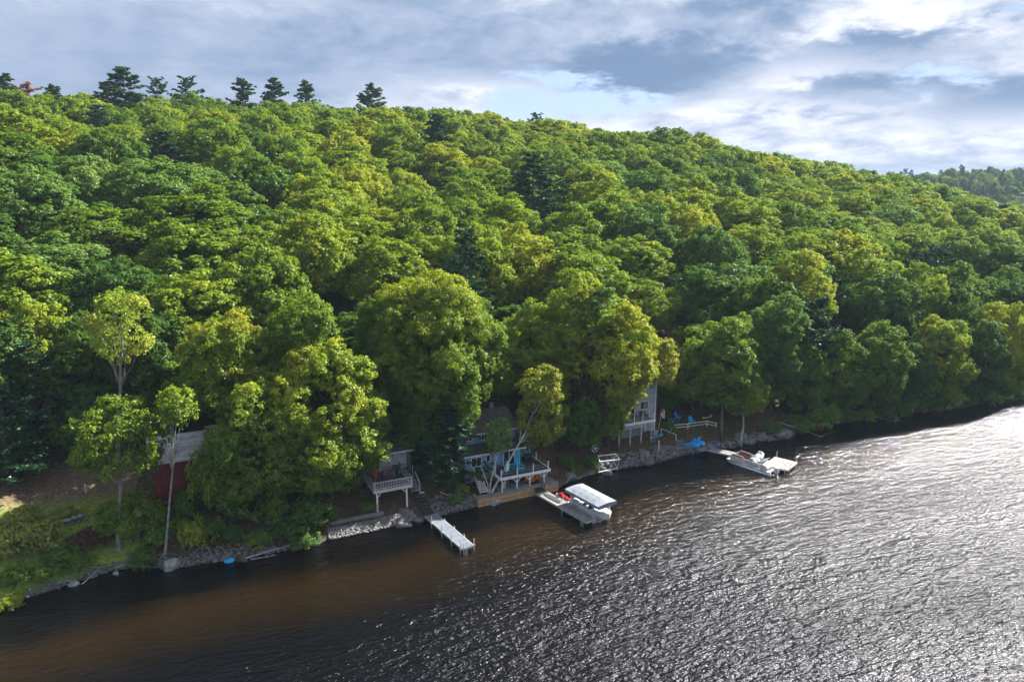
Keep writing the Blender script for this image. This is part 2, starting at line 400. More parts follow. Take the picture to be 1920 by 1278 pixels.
# ------------------------------------------------------------------ ground, water, sky, air
def build_ground():
    us = np.concatenate([np.arange(-700, -80, 20), np.arange(-80, -44, 3), np.arange(-44, 62, .55), np.arange(62, 125, 1.5), np.arange(125, 440, 6), np.arange(440, 3001, 40)])
    ss = np.concatenate([[-40, -20, -8, -4, -2, -1, -.4], np.arange(0, 5, .35), np.arange(5, 22, .7), np.arange(22, 60, 2), np.arange(60, 260, 6), np.arange(260, 620, 20), [700, 900, 1300, 2000, 3000]])
    U, Sg = np.meshgrid(us, ss, indexing='ij'); Nn = Sg+shore(U)
    Z = hgt(U, Nn)
    nz = np.array([mnoise.noise(Vector((a*.9, b*.9, 0))) for a, b in zip(U.ravel(), Nn.ravel())]).reshape(U.shape)
    Z = Z+nz*np.where((Sg > .3) & (Sg < 60), .16, 0)
    X = P0[0]+TX*U-TY*Nn; Y = P0[1]+TY*U+TX*Nn
    V = np.stack([X, Y, Z], -1).reshape(-1, 3); a, b = U.shape
    i = (np.arange(a-1)[:, None]*b+np.arange(b-1)).ravel()
    Fq = np.stack([i, i+b, i+b+1, i+1], 1)
    m, nt = new_mat('forest_floor')
    out = N(nt, 'ShaderNodeOutputMaterial'); bs = N(nt, 'ShaderNodeBsdfPrincipled'); bs.inputs['Roughness'].default_value = .95; bs.inputs['Specular IOR Level'].default_value = .1
    tc = N(nt, 'ShaderNodeTexCoord'); o = tc.outputs['Object']
    n1 = noise_t(nt, o, .35, 6, .65); n2 = noise_t(nt, o, 2.6, 5, .7); n3 = noise_t(nt, o, 9, 3, .6)
    litter = ramp(nt, n2.outputs[0], [(.3, (.030, .020, .012)), (.52, (.085, .052, .032)), (.72, (.17, .11, .068))])
    grass = ramp(nt, n2.outputs[0], [(.3, (.022, .045, .010)), (.6, (.055, .085, .018)), (.8, (.10, .11, .03))])
    c = mixc(nt, ramp(nt, n1.outputs[0], [(.50, (0, 0, 0)), (.66, (.8, .8, .8))]), litter, grass)
    # the mown clearing at the left, brown bracken above and grass below
    mp = N(nt, 'ShaderNodeMapping'); mp.inputs['Location'].default_value = (-P0[0], -P0[1], 0)
    vr = N(nt, 'ShaderNodeVectorRotate', rotation_type='Z_AXIS'); vr.inputs['Angle'].default_value = -TH
    L(nt, tc, 'Object', mp, 0); L(nt, mp, 0, vr, 0)
    sp = N(nt, 'ShaderNodeSeparateXYZ'); L(nt, vr, 0, sp, 0)
    inu = M(nt, 'LESS_THAN', M(nt, 'ADD', sp.outputs[0], M(nt, 'MULTIPLY', n1.outputs[0], 4)), -24)
    wv = M(nt, 'ADD', sp.outputs[1], M(nt, 'MULTIPLY', n1.outputs[0], 5))
    g2 = ramp(nt, n2.outputs[0], [(.3, (.10, .17, .025)), (.55, (.22, .29, .05)), (.75, (.38, .38, .11))])
    b2 = ramp(nt, n2.outputs[0], [(.3, (.07, .048, .034)), (.55, (.16, .11, .075)), (.78, (.28, .19, .14))])
    lawn = mixc(nt, ramp(nt, M(nt, 'DIVIDE', wv, 30), [(.44, (0, 0, 0)), (.50, (1, 1, 1))]), g2, b2)
    c = mixc(nt, inu, c, lawn)
    # wet gravelly margin
    zs = N(nt, 'ShaderNodeSeparateXYZ'); L(nt, tc, 'Object', zs, 0)
    mar = ramp(nt, M(nt, 'ADD', zs.outputs[2], M(nt, 'MULTIPLY', n2.outputs[0], 1.0)), [(.55, (1, 1, 1)), (1.0, (0, 0, 0))])
    grav = ramp(nt, n3.outputs[0], [(.3, (.03, .026, .024)), (.55, (.10, .09, .085)), (.75, (.22, .21, .20))])
    c = mixc(nt, mar, c, grav)
    nt.links.new(c, bs.inputs['Base Color'])
    bp = N(nt, 'ShaderNodeBump'); bp.inputs['Distance'].default_value = .12; bp.inputs['Strength'].default_value = .8
    L(nt, n2, 0, bp, 'Height'); L(nt, bp, 0, bs, 'Normal'); L(nt, bs, 0, out, 0)
    me = arr_mesh('ground', V, Fq, m); me.polygons.foreach_set('use_smooth', [True]*len(me.polygons))
    g = link('ground', me); g['kind'] = 'structure'
build_ground()

def build_water():
    m, nt = new_mat('lake_water')
    out = N(nt, 'ShaderNodeOutputMaterial'); bs = N(nt, 'ShaderNodeBsdfPrincipled')
    tc = N(nt, 'ShaderNodeTexCoord')
    mp = N(nt, 'ShaderNodeMapping'); mp.inputs['Location'].default_value = (-P0[0], -P0[1], 0)
    L(nt, tc, 'Object', mp, 0)
    vr = N(nt, 'ShaderNodeVectorRotate', rotation_type='Z_AXIS'); vr.inputs['Angle'].default_value = -TH
    L(nt, mp, 0, vr, 0)
    sp = N(nt, 'ShaderNodeSeparateXYZ'); L(nt, vr, 0, sp, 0)
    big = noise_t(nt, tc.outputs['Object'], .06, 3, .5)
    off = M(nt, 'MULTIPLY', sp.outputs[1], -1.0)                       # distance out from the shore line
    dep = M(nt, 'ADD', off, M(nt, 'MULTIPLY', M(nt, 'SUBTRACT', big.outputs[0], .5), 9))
    # tea-coloured shelf, black-brown where it drops away; near-black shore band is painted tree shade
    shal_shade = ramp(nt, M(nt, 'DIVIDE', dep, 40), [(.0, (.0010, .0008, .0005)), (.11, (.0014, .0010, .0005)), (.19, (.0125, .0068, .0006)), (.26, (.0095, .0052, .0006)), (.38, (.0014, .0013, .0011)), (.9, (.0008, .0010, .0014))])
    nt.links.new(shal_shade, bs.inputs['Base Color'])
    bs.inputs['Roughness'].default_value = .22; bs.inputs['IOR'].default_value = 1.333; bs.inputs['Specular IOR Level'].default_value = .52; bs.inputs['Specular Tint'].default_value = (.88, .87, 1, 1)
    # wave train (crests lie a little off the shore line) + wind chop + fine ripple
    vw = N(nt, 'ShaderNodeVectorRotate', rotation_type='Z_AXIS'); vw.inputs['Angle'].default_value = -R_(19)
    L(nt, mp, 0, vw, 0)
    s1 = N(nt, 'ShaderNodeMapping'); s1.inputs['Scale'].default_value = (.28, .88, 1); L(nt, vw, 0, s1, 0)
    w1 = noise_t(nt, s1.outputs[0], 1.0, 2, .45, .6)
    s2 = N(nt, 'ShaderNodeMapping'); s2.inputs['Scale'].default_value = (1.0, 2.5, 1); L(nt, vw, 0, s2, 0)
    w2 = noise_t(nt, s2.outputs[0], 1.0, 2, .55, .4)
    s3 = N(nt, 'ShaderNodeMapping'); s3.inputs['Scale'].default_value = (2.9, 5.6, 1); s3.inputs['Rotation'].default_value = (0, 0, R_(12)); L(nt, vw, 0, s3, 0)
    w3 = noise_t(nt, s3.outputs[0], 1.0, 3, .6, .2)
    gust = noise_t(nt, s1.outputs[0], .10, 2, .5)
    calm = ramp(nt, M(nt, 'DIVIDE', M(nt, 'ADD', off, 1), 24), [(0, (.2,)*3), (.30, (.55,)*3), (.8, (1,)*3)])
    rgh = ramp(nt, M(nt, 'DIVIDE', M(nt, 'ADD', off, 1), 26), [(0, (.05,)*3), (.35, (.09,)*3), (.95, (.28,)*3)])
    nt.links.new(rgh, bs.inputs['Roughness'])
    h = M(nt, 'ADD', M(nt, 'MULTIPLY', w1.outputs[0], .36), M(nt, 'ADD', M(nt, 'MULTIPLY', w2.outputs[0], .30), M(nt, 'MULTIPLY', w3.outputs[0], .15)))
    h = M(nt, 'MULTIPLY', h, M(nt, 'MULTIPLY', calm, M(nt, 'ADD', .45, gust.outputs[0])))
    bp = N(nt, 'ShaderNodeBump'); bp.inputs['Strength'].default_value = 1; bp.inputs['Distance'].default_value = 1.0
    nt.links.new(h, bp.inputs['Height']); L(nt, bp, 0, bs, 'Normal'); L(nt, bs, 0, out, 0)
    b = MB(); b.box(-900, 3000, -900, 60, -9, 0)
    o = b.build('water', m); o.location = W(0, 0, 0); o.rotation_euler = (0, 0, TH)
    # the sheet keeps world coordinates for its texture
    o.data.transform(Matrix.Translation(o.location) @ Matrix.Rotation(TH, 4, 'Z')); o.location = (0, 0, 0); o.rotation_euler = (0, 0, 0)
    o['kind'] = 'structure'
build_water()

SUN_AZ, SUN_EL = 53, 37
def build_sky():
    w = bpy.data.worlds.new('World'); S.world = w; w.use_nodes = True
    nt = w.node_tree; nt.nodes.clear()
    out = N(nt, 'ShaderNodeOutputWorld'); bg = N(nt, 'ShaderNodeBackground'); bg.inputs[1].default_value = .1
    sky = N(nt, 'ShaderNodeTexSky', sky_type='NISHITA', sun_disc=False, sun_elevation=R_(SUN_EL), sun_rotation=R_(SUN_AZ), altitude=100, dust_density=1.0, ozone_density=1.5)
    tc = N(nt, 'ShaderNodeTexCoord'); d = tc.outputs['Generated']
    sp = N(nt, 'ShaderNodeSeparateXYZ'); nt.links.new(d, sp.inputs[0])
    X, Y, Z = sp.outputs
    az = M(nt, 'MULTIPLY', M(nt, 'ARCTAN2', X, Y), 57.2958)
    el = M(nt, 'MULTIPLY', M(nt, 'ARCSINE', Z), 57.2958)
    ea = M(nt, 'MAXIMUM', el, 0)
    # bearing/elevation coordinates, squeezed towards the horizon as a cloud deck is
    def coords(k, ex, ey, sx=0.0):
        e = N(nt, 'ShaderNodeCombineXYZ')
        nt.links.new(M(nt, 'MULTIPLY_ADD', az, ex, sx), e.inputs[0]); nt.links.new(M(nt, 'MULTIPLY', M(nt, 'POWER', ea, k), ey), e.inputs[1]); return e.outputs[0]
    na = noise_t(nt, coords(.75, .040, .42), 1.0, 5, .5, .2)          # broad banks
    nb = noise_t(nt, coords(.8, .10, .55, 7), 1.0, 10, .60, .35)        # billows
    nc = noise_t(nt, coords(.8, .30, 1.5, 3), 1.0, 7, .62, .3)         # ragged edges
    wob = M(nt, 'SUBTRACT', nb.outputs[0], .5)
    fine = M(nt, 'SUBTRACT', nc.outputs[0], .5)
    def blob(a0, e0, ra, re, amp, wz=10, wf=3.2, flat_=0):
        da = M(nt, 'DIVIDE', M(nt, 'ADD', M(nt, 'SUBTRACT', az, a0), M(nt, 'MULTIPLY', wob, wz*1.8)), ra)
        de = M(nt, 'DIVIDE', M(nt, 'ADD', M(nt, 'SUBTRACT', el, e0), M(nt, 'ADD', M(nt, 'MULTIPLY', wob, wz*.35), M(nt, 'MULTIPLY', fine, wf))), re)
        r2 = M(nt, 'ADD', M(nt, 'MULTIPLY', da, da), M(nt, 'MULTIPLY', de, de))
        if flat_: r2 = M(nt, 'POWER', r2, flat_)
        return M(nt, 'MULTIPLY', M(nt, 'POWER', 2.718, M(nt, 'MULTIPLY', r2, -1.0)), amp)
    def total(xs):
        r = xs[0]
        for x in xs[1:]: r = M(nt, 'ADD', r, x)
        return r
    hole = total([blob(2.0, 7.1, 4.6, 1.5, 1.2, 6, 3), blob(8, 6.3, 6, .7, .6, 6, 3), blob(29.5, 7.6, 4, .8, .62, 9, 5), blob(20, 4.0, 12, .6, .35), blob(33, 11, 3, 1, .5)])
    dark = total([blob(11.5, 9.3, 7.6, 1.9, .50, 3, 2.6, 2.2), blob(17, 12.8, 5, 1.8, .30, 8, 4), blob(-9, 14.6, 7, .8, .22), blob(-24, 9.5, 17, 5, .16, 6, 1.5), blob(28, 10.2, 4.5, 1.0, .42, 10, 5), blob(23.5, 7.4, 3.4, .8, .36, 8, 4), blob(33.5, 6.0, 4, 1.3, .22, 8, 4), blob(-2, 12.5, 8, 2.5, .10)])
    lite = total([blob(26, 12.8, 8, 2.4, .30, 10, 4), blob(21, 7.9, 5, 1.0, .30, 8, 4), blob(18, 6.0, 9, 1.0, .30, 7, 4), blob(31, 8.3, 4, 1, .06, 8, 4), blob(31, 4.6, 9, 1.3, .20), blob(-2.5, 5.4, 3.0, .9, .42, 5, 3), blob(-2.0, 7.9, 3.4, .6, .24), blob(6, 4.6, 7, .9, .26, 5), blob(-22, 13.6, 9, 1.3, .12), blob(-12, 7.0, 9, 1.4, .12), blob(SUN_AZ+3, SUN_EL, 22, 15, .35, 10, 3)])
    dens = M(nt, 'ADD', M(nt, 'ADD', M(nt, 'MULTIPLY', na.outputs[0], .45), M(nt, 'MULTIPLY', nb.outputs[0], .55)), M(nt, 'MULTIPLY', fine, .18))
    cover = ramp(nt, M(nt, 'SUBTRACT', M(nt, 'ADD', dens, .24), M(nt, 'MULTIPLY', hole, .40)), [(.46, (0,)*3), (.60, (1,)*3)])
    # detail is quiet in the grey bank on the left and lively among the cumulus on the right
    live = M(nt, 'MULTIPLY_ADD', M(nt, 'DIVIDE', M(nt, 'ADD', az, 24), 45, None, True), .62, .38, True)
    tone = M(nt, 'MULTIPLY_ADD', M(nt, 'MULTIPLY', M(nt, 'ADD', M(nt, 'MULTIPLY', wob, 1.0), M(nt, 'MULTIPLY', fine, .7)), live), 1.0, .40)
    tone = M(nt, 'ADD', tone, M(nt, 'SUBTRACT', M(nt, 'MULTIPLY', lite, .88), dark))
    tone = M(nt, 'ADD', tone, M(nt, 'MULTIPLY', M(nt, 'SUBTRACT', na.outputs[0], .5), .35))
    cloud = ramp(nt, tone, [(.0, (1.45, 2.15, 3.4)), (.18, (1.85, 2.6, 3.9)), (.40, (3.3, 3.9, 5.1)), (.62, (5.4, 5.75, 6.6)), (.82, (7.4, 7.6, 8.1)), (1.0, (9.0, 9.4, 9.6))])
    blue = mixc(nt, ramp(nt, M(nt, 'DIVIDE', ea, 30), [(0, (0,)*3), (1, (1,)*3)]), (4.3, 5.4, 7.1), (2.2, 3.8, 7.0))
    base = mixc(nt, .92, sky.outputs[0], blue)
    c = mixc(nt, cover, base, cloud)
    c = mixc(nt, 1.0, c, (.50, .495, .49), 'MULTIPLY')
    w.cycles.sampling_method = 'MANUAL'; w.cycles.sample_map_resolution = 512
    nt.links.new(c, bg.inputs[0]); L(nt, bg, 0, out, 0)
    sd = bpy.data.lights.new('sun', 'SUN'); sd.energy = 5.0; sd.angle = R_(.53); sd.color = (1, .96, .90)
    so = bpy.data.objects.new('sun', sd); COL.objects.link(so)
    v = Vector((math.sin(R_(SUN_AZ))*math.cos(R_(SUN_EL)), math.cos(R_(SUN_AZ))*math.cos(R_(SUN_EL)), math.sin(R_(SUN_EL))))
    so.rotation_euler = v.to_track_quat('Z', 'Y').to_euler(); so.location = v*300
build_sky()

def build_haze():
    m, nt = new_mat('lake_haze'); out = N(nt, 'ShaderNodeOutputMaterial')
    pv = N(nt, 'ShaderNodeVolumePrincipled'); pv.inputs['Color'].default_value = (.62, .80, 1, 1); pv.inputs['Density'].default_value = .00013; pv.inputs['Anisotropy'].default_value = .05
    L(nt, pv, 0, out, 'Volume')
    b = MB(); b.box(-950, 3100, -950, 3150, -10, 74)
    o = b.build('haze', m); o['kind'] = 'stuff'
    o.data.transform(Matrix.Translation(W(0, 0, 0)) @ Matrix.Rotation(TH, 4, 'Z'))
    tag(o, 'thin blue haze lying over the lake and the far hills', 'haze')
HAZE = True
if HAZE: build_haze()

cam = bpy.data.cameras.new('camera'); cam.lens = 24.5; cam.sensor_width = 36; cam.clip_end = 6000
co = bpy.data.objects.new('camera', cam); COL.objects.link(co); co.location = (0, 0, CAM_H); co.rotation_euler = (R_(90)-PITCH, 0, 0)
S.camera = co
S.view_settings.view_transform = 'Standard'; S.view_settings.look = 'None'; S.view_settings.exposure = 1.72; S.view_settings.gamma = 1
c_ = S.cycles
c_.max_bounces = 7; c_.diffuse_bounces = 4; c_.glossy_bounces = 3; c_.transmission_bounces = 4; c_.transparent_max_bounces = 6; c_.volume_bounces = 0
c_.caustics_reflective = False; c_.caustics_refractive = False
c_.use_denoising = True; c_.denoising_prefilter = 'ACCURATE'; c_.use_adaptive_sampling = True; c_.adaptive_threshold = .012

# ------------------------------------------------------------------ trees near the shore, each placed by its bearing
FT = front_tree
FT('tall slim tree with sparse yellowing crown on a bare grey trunk above the clearing', 220, 540, 692, 118, 17, 'leaf_yellow', .22, 'maple_tree', bark='bark_grey', base=(at(218, 880, 4)[0], 16.5), seed=1, sparse=.3, low=-.8, dens=.62, lob=.95, r0=.24)
FT('waterside maple with bright layered sprays and a pale trunk left of the red cottage', 215, 738, 905, 175, 5.5, 'leaf_yellowgreen', .25, 'maple_tree', bark='bark_grey', base=at(222, 1025, 1.2), seed=2, sparse=.3, low=-.8, lob=1.0, dens=.9, r0=.2)
FT('low green understory maple round the foot of the pale trunk by the stone wall', 238, 928, 1012, 125, 5.0, 'leaf_green', .2, 'maple_tree', seed=3, sparse=.25, dens=.9, lob=.7, low=-.5, r0=.1)
FT('slender young tree with two thin white stems in front of the red cottage', 328, 712, 808, 64, 3.6, 'leaf_yellowgreen', .24, 'birch_tree', bark='bark_grey', base=at(305, 1035, 1), seed=4, sparse=.35, lob=.8, low=-.9, dens=.8, r0=.12)
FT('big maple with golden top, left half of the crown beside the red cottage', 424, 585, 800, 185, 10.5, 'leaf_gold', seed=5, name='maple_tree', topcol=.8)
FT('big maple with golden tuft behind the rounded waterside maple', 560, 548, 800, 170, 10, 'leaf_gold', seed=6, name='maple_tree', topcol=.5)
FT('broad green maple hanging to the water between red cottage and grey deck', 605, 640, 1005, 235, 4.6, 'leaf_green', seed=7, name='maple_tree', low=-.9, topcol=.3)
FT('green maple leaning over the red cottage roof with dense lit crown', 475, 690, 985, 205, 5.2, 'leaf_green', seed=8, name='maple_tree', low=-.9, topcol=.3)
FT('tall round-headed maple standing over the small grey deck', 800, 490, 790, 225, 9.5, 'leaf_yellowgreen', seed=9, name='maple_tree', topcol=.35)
FT('dark green maple crown left of the round-headed maple, over the deck cottage roof', 725, 545, 800, 150, 12, 'leaf_green', seed=10, name='maple_tree')
FT('maple with drooping right side above the blue cottage roof', 885, 560, 760, 140, 10, 'leaf_yellowgreen', seed=11, name='maple_tree')
FT('shaded low maple filling the gap behind the grey deck', 800, 700, 850, 150, 8.2, 'leaf_deep', seed=12, name='maple_tree')
FT('mid green tree standing behind the blue cottage roof', 1000, 560, 780, 160, 14, 'leaf_green', seed=13)
FT('tall green maple behind the leaning birch and white cottage', 1085, 505, 800, 150, 11.5, 'leaf_green', seed=14, name='maple_tree')
FT('pale poplar-like top rising beside the tall green maple', 1120, 530, 700, 95, 9.5, 'leaf_pale', seed=15, low=-.9)
FT('bright yellow-green maple shading the white cottage', 1168, 570, 765, 150, 5.9, 'leaf_yellowgreen', seed=16, name='maple_tree')
FT('yellow bough end of a maple hanging right of the white cottage', 1238, 632, 735, 70, 7.5, 'leaf_birch', seed=17, name='maple_tree', r0=.1, lob=.8)
FT('half withered brown maple left of the white cottage', 1118, 640, 830, 95, 7.0, 'leaf_brown', seed=18, name='maple_tree', sparse=.1, dens=.9)
FT('green tree with low lit sprays beside the white cottage posts', 1146, 752, 826, 52, 5.0, 'leaf_green', seed=19, r0=.1, lob=.8)
FT('dark green understory tree between leaning birch and white cottage', 1090, 740, 858, 90, 6, 'leaf_deep', seed=20, low=-.8)
FT('leaning white birch with yellow drooping foliage over the blue deck', 1015, 680, 842, 98, 3.0, 'leaf_birch', .22, 'birch_tree', bark='bark_birch', base=(7.75, 1.0), seed=21, lob=.75, dens=.85, low=-1, r0=.16, sparse=.15)
FT('second thinner birch crossing the blue cottage front', 936, 778, 848, 62, 2.6, 'leaf_pale', .2, 'birch_tree', bark='bark_birch', base=(7.9, .75), seed=22, lob=.6, dens=.5, low=-.9, r0=.12, sparse=.4)
FT('green tree with lit top between white cottage and blue lawn chairs', 1305, 640, 775, 110, 9, 'leaf_green', seed=23)
FT('dense green maple over the wooden rail fence', 1365, 600, 790, 120, 6, 'leaf_green', seed=24, name='maple_tree', base=at(1352, 806, 2.6), topcol=.3)
FT('tall yellow-topped slender maple behind the rail fence', 1395, 590, 740, 80, 8, 'leaf_yellowgreen', seed=25, name='maple_tree', low=-.9)
FT('pale silvery-green tree behind the grey boulders', 1462, 545, 765, 120, 7.5, 'leaf_pale', seed=26)
FT('green leaning tree on the bank by the dock with bare grey trunk', 1402, 690, 790, 80, 5, 'leaf_green', seed=27, bark='bark_grey', base=at(1392, 815, 1.8), r0=.2)
FT('yellow-green maple with wide crown up the bank behind the pale tree', 1500, 470, 640, 130, 15, 'leaf_yellowgreen', seed=28, name='maple_tree')

# shaded trees filling the slope behind the clearing and the houses
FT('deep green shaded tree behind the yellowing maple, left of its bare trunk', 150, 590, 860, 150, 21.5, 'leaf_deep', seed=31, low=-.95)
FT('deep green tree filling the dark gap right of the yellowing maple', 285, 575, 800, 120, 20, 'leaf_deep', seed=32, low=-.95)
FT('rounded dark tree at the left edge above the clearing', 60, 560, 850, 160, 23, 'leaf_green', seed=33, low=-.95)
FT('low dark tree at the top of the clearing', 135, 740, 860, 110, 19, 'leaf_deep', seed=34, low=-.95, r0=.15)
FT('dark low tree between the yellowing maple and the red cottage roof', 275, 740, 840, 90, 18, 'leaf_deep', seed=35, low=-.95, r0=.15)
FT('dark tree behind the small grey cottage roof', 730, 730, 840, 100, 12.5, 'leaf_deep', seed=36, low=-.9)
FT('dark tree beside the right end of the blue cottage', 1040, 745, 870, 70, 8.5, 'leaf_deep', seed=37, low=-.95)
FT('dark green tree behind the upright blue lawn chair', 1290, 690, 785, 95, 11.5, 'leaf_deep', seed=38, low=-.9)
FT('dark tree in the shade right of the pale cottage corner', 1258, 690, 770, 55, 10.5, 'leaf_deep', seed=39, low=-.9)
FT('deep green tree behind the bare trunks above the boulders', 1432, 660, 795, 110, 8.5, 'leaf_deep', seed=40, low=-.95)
FT('first maple of the right bank leaning over the dark inlet', 1515, 640, 800, 90, 5.6, 'leaf_green', seed=41, low=-.95)
FT('green maple of the right bank behind the red-brown dead bush', 1585, 620, 803, 115, 4.2, 'leaf_green', seed=42, low=-.95)
FT('broad maple of the right bank with yellow sprigs', 1655, 600, 796, 120, 3.4, 'leaf_gold', seed=43, low=-.95)
FT('dark green tree of the right bank above the second fallen branch', 1712, 640, 786, 100, 2.4, 'leaf_deep', seed=44, low=-.95)
FT('tall green tree of the right bank below the ragged pine', 1775, 590, 778, 115, 2.0, 'leaf_green', seed=45, low=-.95)
FT('dark leafy tree bending to the water near the right edge', 1842, 600, 766, 105, 1.2, 'leaf_deep', seed=46, low=-.95)
FT('yellow-green tree on the bank at the right edge', 1890, 560, 752, 100, 1.5, 'leaf_yellowgreen', seed=47, low=-.95)
FT('last green tree on the waterline at the right edge', 1940, 600, 735, 90, 2.0, 'leaf_green', seed=48, low=-.95)
FT('low bright sprays of maple hanging in front of the left part of the pale cottage', 1168, 680, 792, 62, 4.6, 'leaf_yellowgreen', seed=49, low=-.95, r0=.1, lob=.8)
FT('drooping maple bough over the left part of the blue cottage roof', 866, 640, 812, 66, 5.0, 'leaf_green', seed=50, low=-.95, r0=.1, lob=.9)

# ------------------------------------------------------------------ tree patterns for the hillside
def broad_proto(seed, H, R, zb, leaf, dens=1.1, lob=None, low=-.75):
    g = np.random.default_rng(seed)
    V, Fq, T, LC = crown_arrays(H, R, zb, leaf, g, dens, lob, low)
    tv, tf = trunk_arrays(H, zb, LC, g, .25, 5)
    cm = arr_mesh('broadleaf_crown', V, Fq, MAT['leaf_green'], T); tm = arr_mesh('broadleaf_trunk', tv, tf, MAT['bark'])
    return dict(c=cm, t=tm, H=H, R=R, raw=(V, Fq, T, tv, tf))
def pine_proto(seed, H, L0, zb, mat='needle_pine', **k):
    g = np.random.default_rng(seed)
    V, Fq, T, (tv, tf) = pine_arrays(H, L0, zb, g, **k)
    cm = arr_mesh('pine_crown', V, Fq, MAT[mat], T); tm = arr_mesh('pine_trunk', tv, tf, MAT['bark'])
    return dict(c=cm, t=tm, H=H, R=L0, raw=(V, Fq, T, tv, tf), mat=mat)
NEAR = [broad_proto(100+i, H, R, zb, .29, 1.0, l*.62) for i, (H, R, zb, l) in enumerate([(17, 5.6, 4, 1.9), (18.5, 5.2, 5, 1.7), (16, 6.0, 4.2, 2.1), (17.5, 5.0, 3.5, 1.6), (19, 6.2, 5, 2.0), (15.5, 4.6, 3.6, 1.5)])]
FARP = [broad_proto(200+i, H, R, zb, .42, 1.0, l*.68) for i, (H, R, zb, l) in enumerate([(17, 5.6, 5, 1.9), (18, 5.2, 6, 1.7), (16, 6.0, 5, 2.0), (17, 4.9, 4.5, 1.6), (18.5, 6.0, 6, 1.8)])]
PINE = [pine_proto(300, 21, 4.6, 6, step=.85, nbr=6, power=.55, bw=.13, tufts=11, per=17), pine_proto(301, 22, 4.0, 7, step=.85, ragged=.5, power=.55, bw=.13, tufts=11, per=17), pine_proto(302, 19, 4.6, 3.5, step=.75, nbr=6, power=.7, bw=.13, tufts=11, per=17), pine_proto(303, 20, 5.0, 8, step=1.05, ragged=.55, nbr=5, power=.45, bw=.13, tufts=11, per=17)]
HEML = [pine_proto(310, 16, 3.8, 1.2, 'needle_dark', step=.62, nbr=6, droop=.18, blade=.42, bw=.09, power=.85, ragged=.25), pine_proto(311, 14, 3.3, .8, 'needle_dark', step=.6, nbr=6, droop=.15, blade=.42, bw=.09, power=.8)]

# where the hill forest does not grow: house plots, clearing
def plot(u, n):
    s = n-float(shore(u))
    if u < -21.5 and s < 15.5 and u > -60: return True
    if -27 < u < -16 and s < 15: return True
    if -6 < u < 18 and s < 12.5: return True
    if 18 <= u < 48 and s < 11.5: return True
    return s < 6 or (u < 48 and s < 10)

LAND = [(165, 'above the mown clearing'), (335, 'above the red cottage'), (520, 'above the golden-topped maple'), (690, 'above the broad waterside maple'),
        (830, 'above the small grey deck'), (960, 'above the blue cottage'), (1080, 'above the leaning birch'), (1255, 'above the white cottage'),
        (1370, 'above the rail fence'), (1500, 'above the pontoon boat'), (1620, 'above the grey boulders'), (1760, 'above the dark right bank'), (2200, 'above the far right bank')]
def landmark(px):
    for x, t in LAND:
        if px < x: return t
    return LAND[-1][1]
def band(s):
    return 'low down' if s < 26 else 'at lower slope' if s < 48 else 'at mid slope' if s < 80 else 'at upper slope' if s < 130 else 'by the hilltop'

spots = []
g = np.random.default_rng(11)
cell = {}
def free(u, n, r):
    i, j = int(u//8), int(n//8)
    for a in (-1, 0, 1):
        for b in (-1, 0, 1):
            for (x, y, q) in cell.get((i+a, j+b), ()):
                if (x-u)**2+(y-n)**2 < ((r+q)*.5)**2: return False
    return True
def put(u, n, r): cell.setdefault((int(u//8), int(n//8)), []).append((u, n, r))
# conifers that stand out: bearing, top, stand distance inland, kind
special = []
def special_pine(label, px, top, n, wid, kind='P', i=0, mat=None, cat='pine tree'):
    u, zt = atn(px, top, n); z0 = gz(u, n); H = max(zt-z0, 6)
    d = project(W(u, n, zt-4))[2]
    pr = (PINE if kind == 'P' else HEML)[i]
    R = wid/2*d/F_PX*(1.5 if n > 150 else 1.15)
    special.append((label, u, n, pr, R/pr['R']*1.02, H/pr['H'], mat, cat)); put(u, n, 11 if 50 < n < 130 else 7)
    if 50 < n < 130: put(u+1.5, n-6.5, 7.5)
SP = special_pine
SP('dark white pine at the left end of the skyline', 6, 138, 172, 60, 'P', 1)
SP('rust-brown dying pine on the skyline beside the leftmost dark pine', 40, 158, 178, 70, 'P', 3, 'needle_rust')
SP('narrow dark pine on the skyline with a visible trunk, right of the rust-brown pine', 98, 160, 160, 48, 'P', 1)
SP('largest dome-shaped pine on the left skyline', 229, 128, 160, 85, 'P', 2)
SP('shorter pine tucked against the left side of the largest skyline pine', 196, 158, 165, 50, 'P', 0)
SP('small flat-topped pine just right of the largest skyline pine', 292, 148, 172, 46, 'P', 3)
SP('open ragged pine on the skyline, second right of the largest skyline pine', 350, 146, 172, 52, 'P', 3)
SP('open ragged pine on the skyline, midway between the largest skyline pine and the lone one', 452, 148, 172, 52, 'P', 0)
SP('conical pine on the skyline, left one of a pair', 514, 148, 168, 56, 'P', 2)
SP('conical pine on the skyline, right one of a pair', 571, 154, 168, 54, 'P', 2)
SP('lone tall pine on the skyline standing clear of the forest', 697, 160, 165, 62, 'P', 0)
SP('tiny spruce tip on the skyline just right of the lone tall pine', 746, 206, 172, 24, 'P', 2)
SP('small ragged pine top above the skyline in the middle of the ridge', 1005, 214, 175, 44, 'P', 3)
SP('blue-green pine standing in the canopy high above the red cottage', 300, 248, 92, 120, 'P', 0)
SP('feathery pine deep in the canopy left of the blue-green pine', 182, 198, 118, 85, 'P', 2)
SP('dark pine in the canopy above the small grey deck', 820, 216, 108, 85, 'P', 2)
SP('tall dark pine above the leaning birch with bare trunks in the gap below', 1000, 284, 62, 110, 'P', 1)
SP('second dark pine close behind the tall one above the leaning birch', 1022, 330, 66, 60, 'P', 2)
SP('green conifer filling the dark gap under the blue-green pine', 330, 300, 84, 60, 'H', 0, None, 'conifer')
SP('shore pine with layered boughs right of the pale silvery-green tree', 1535, 560, 7, 105, 'P', 0)
SP('tall ragged pine on the right bank with dark upright trunk', 1755, 462, 22, 105, 'P', 3)
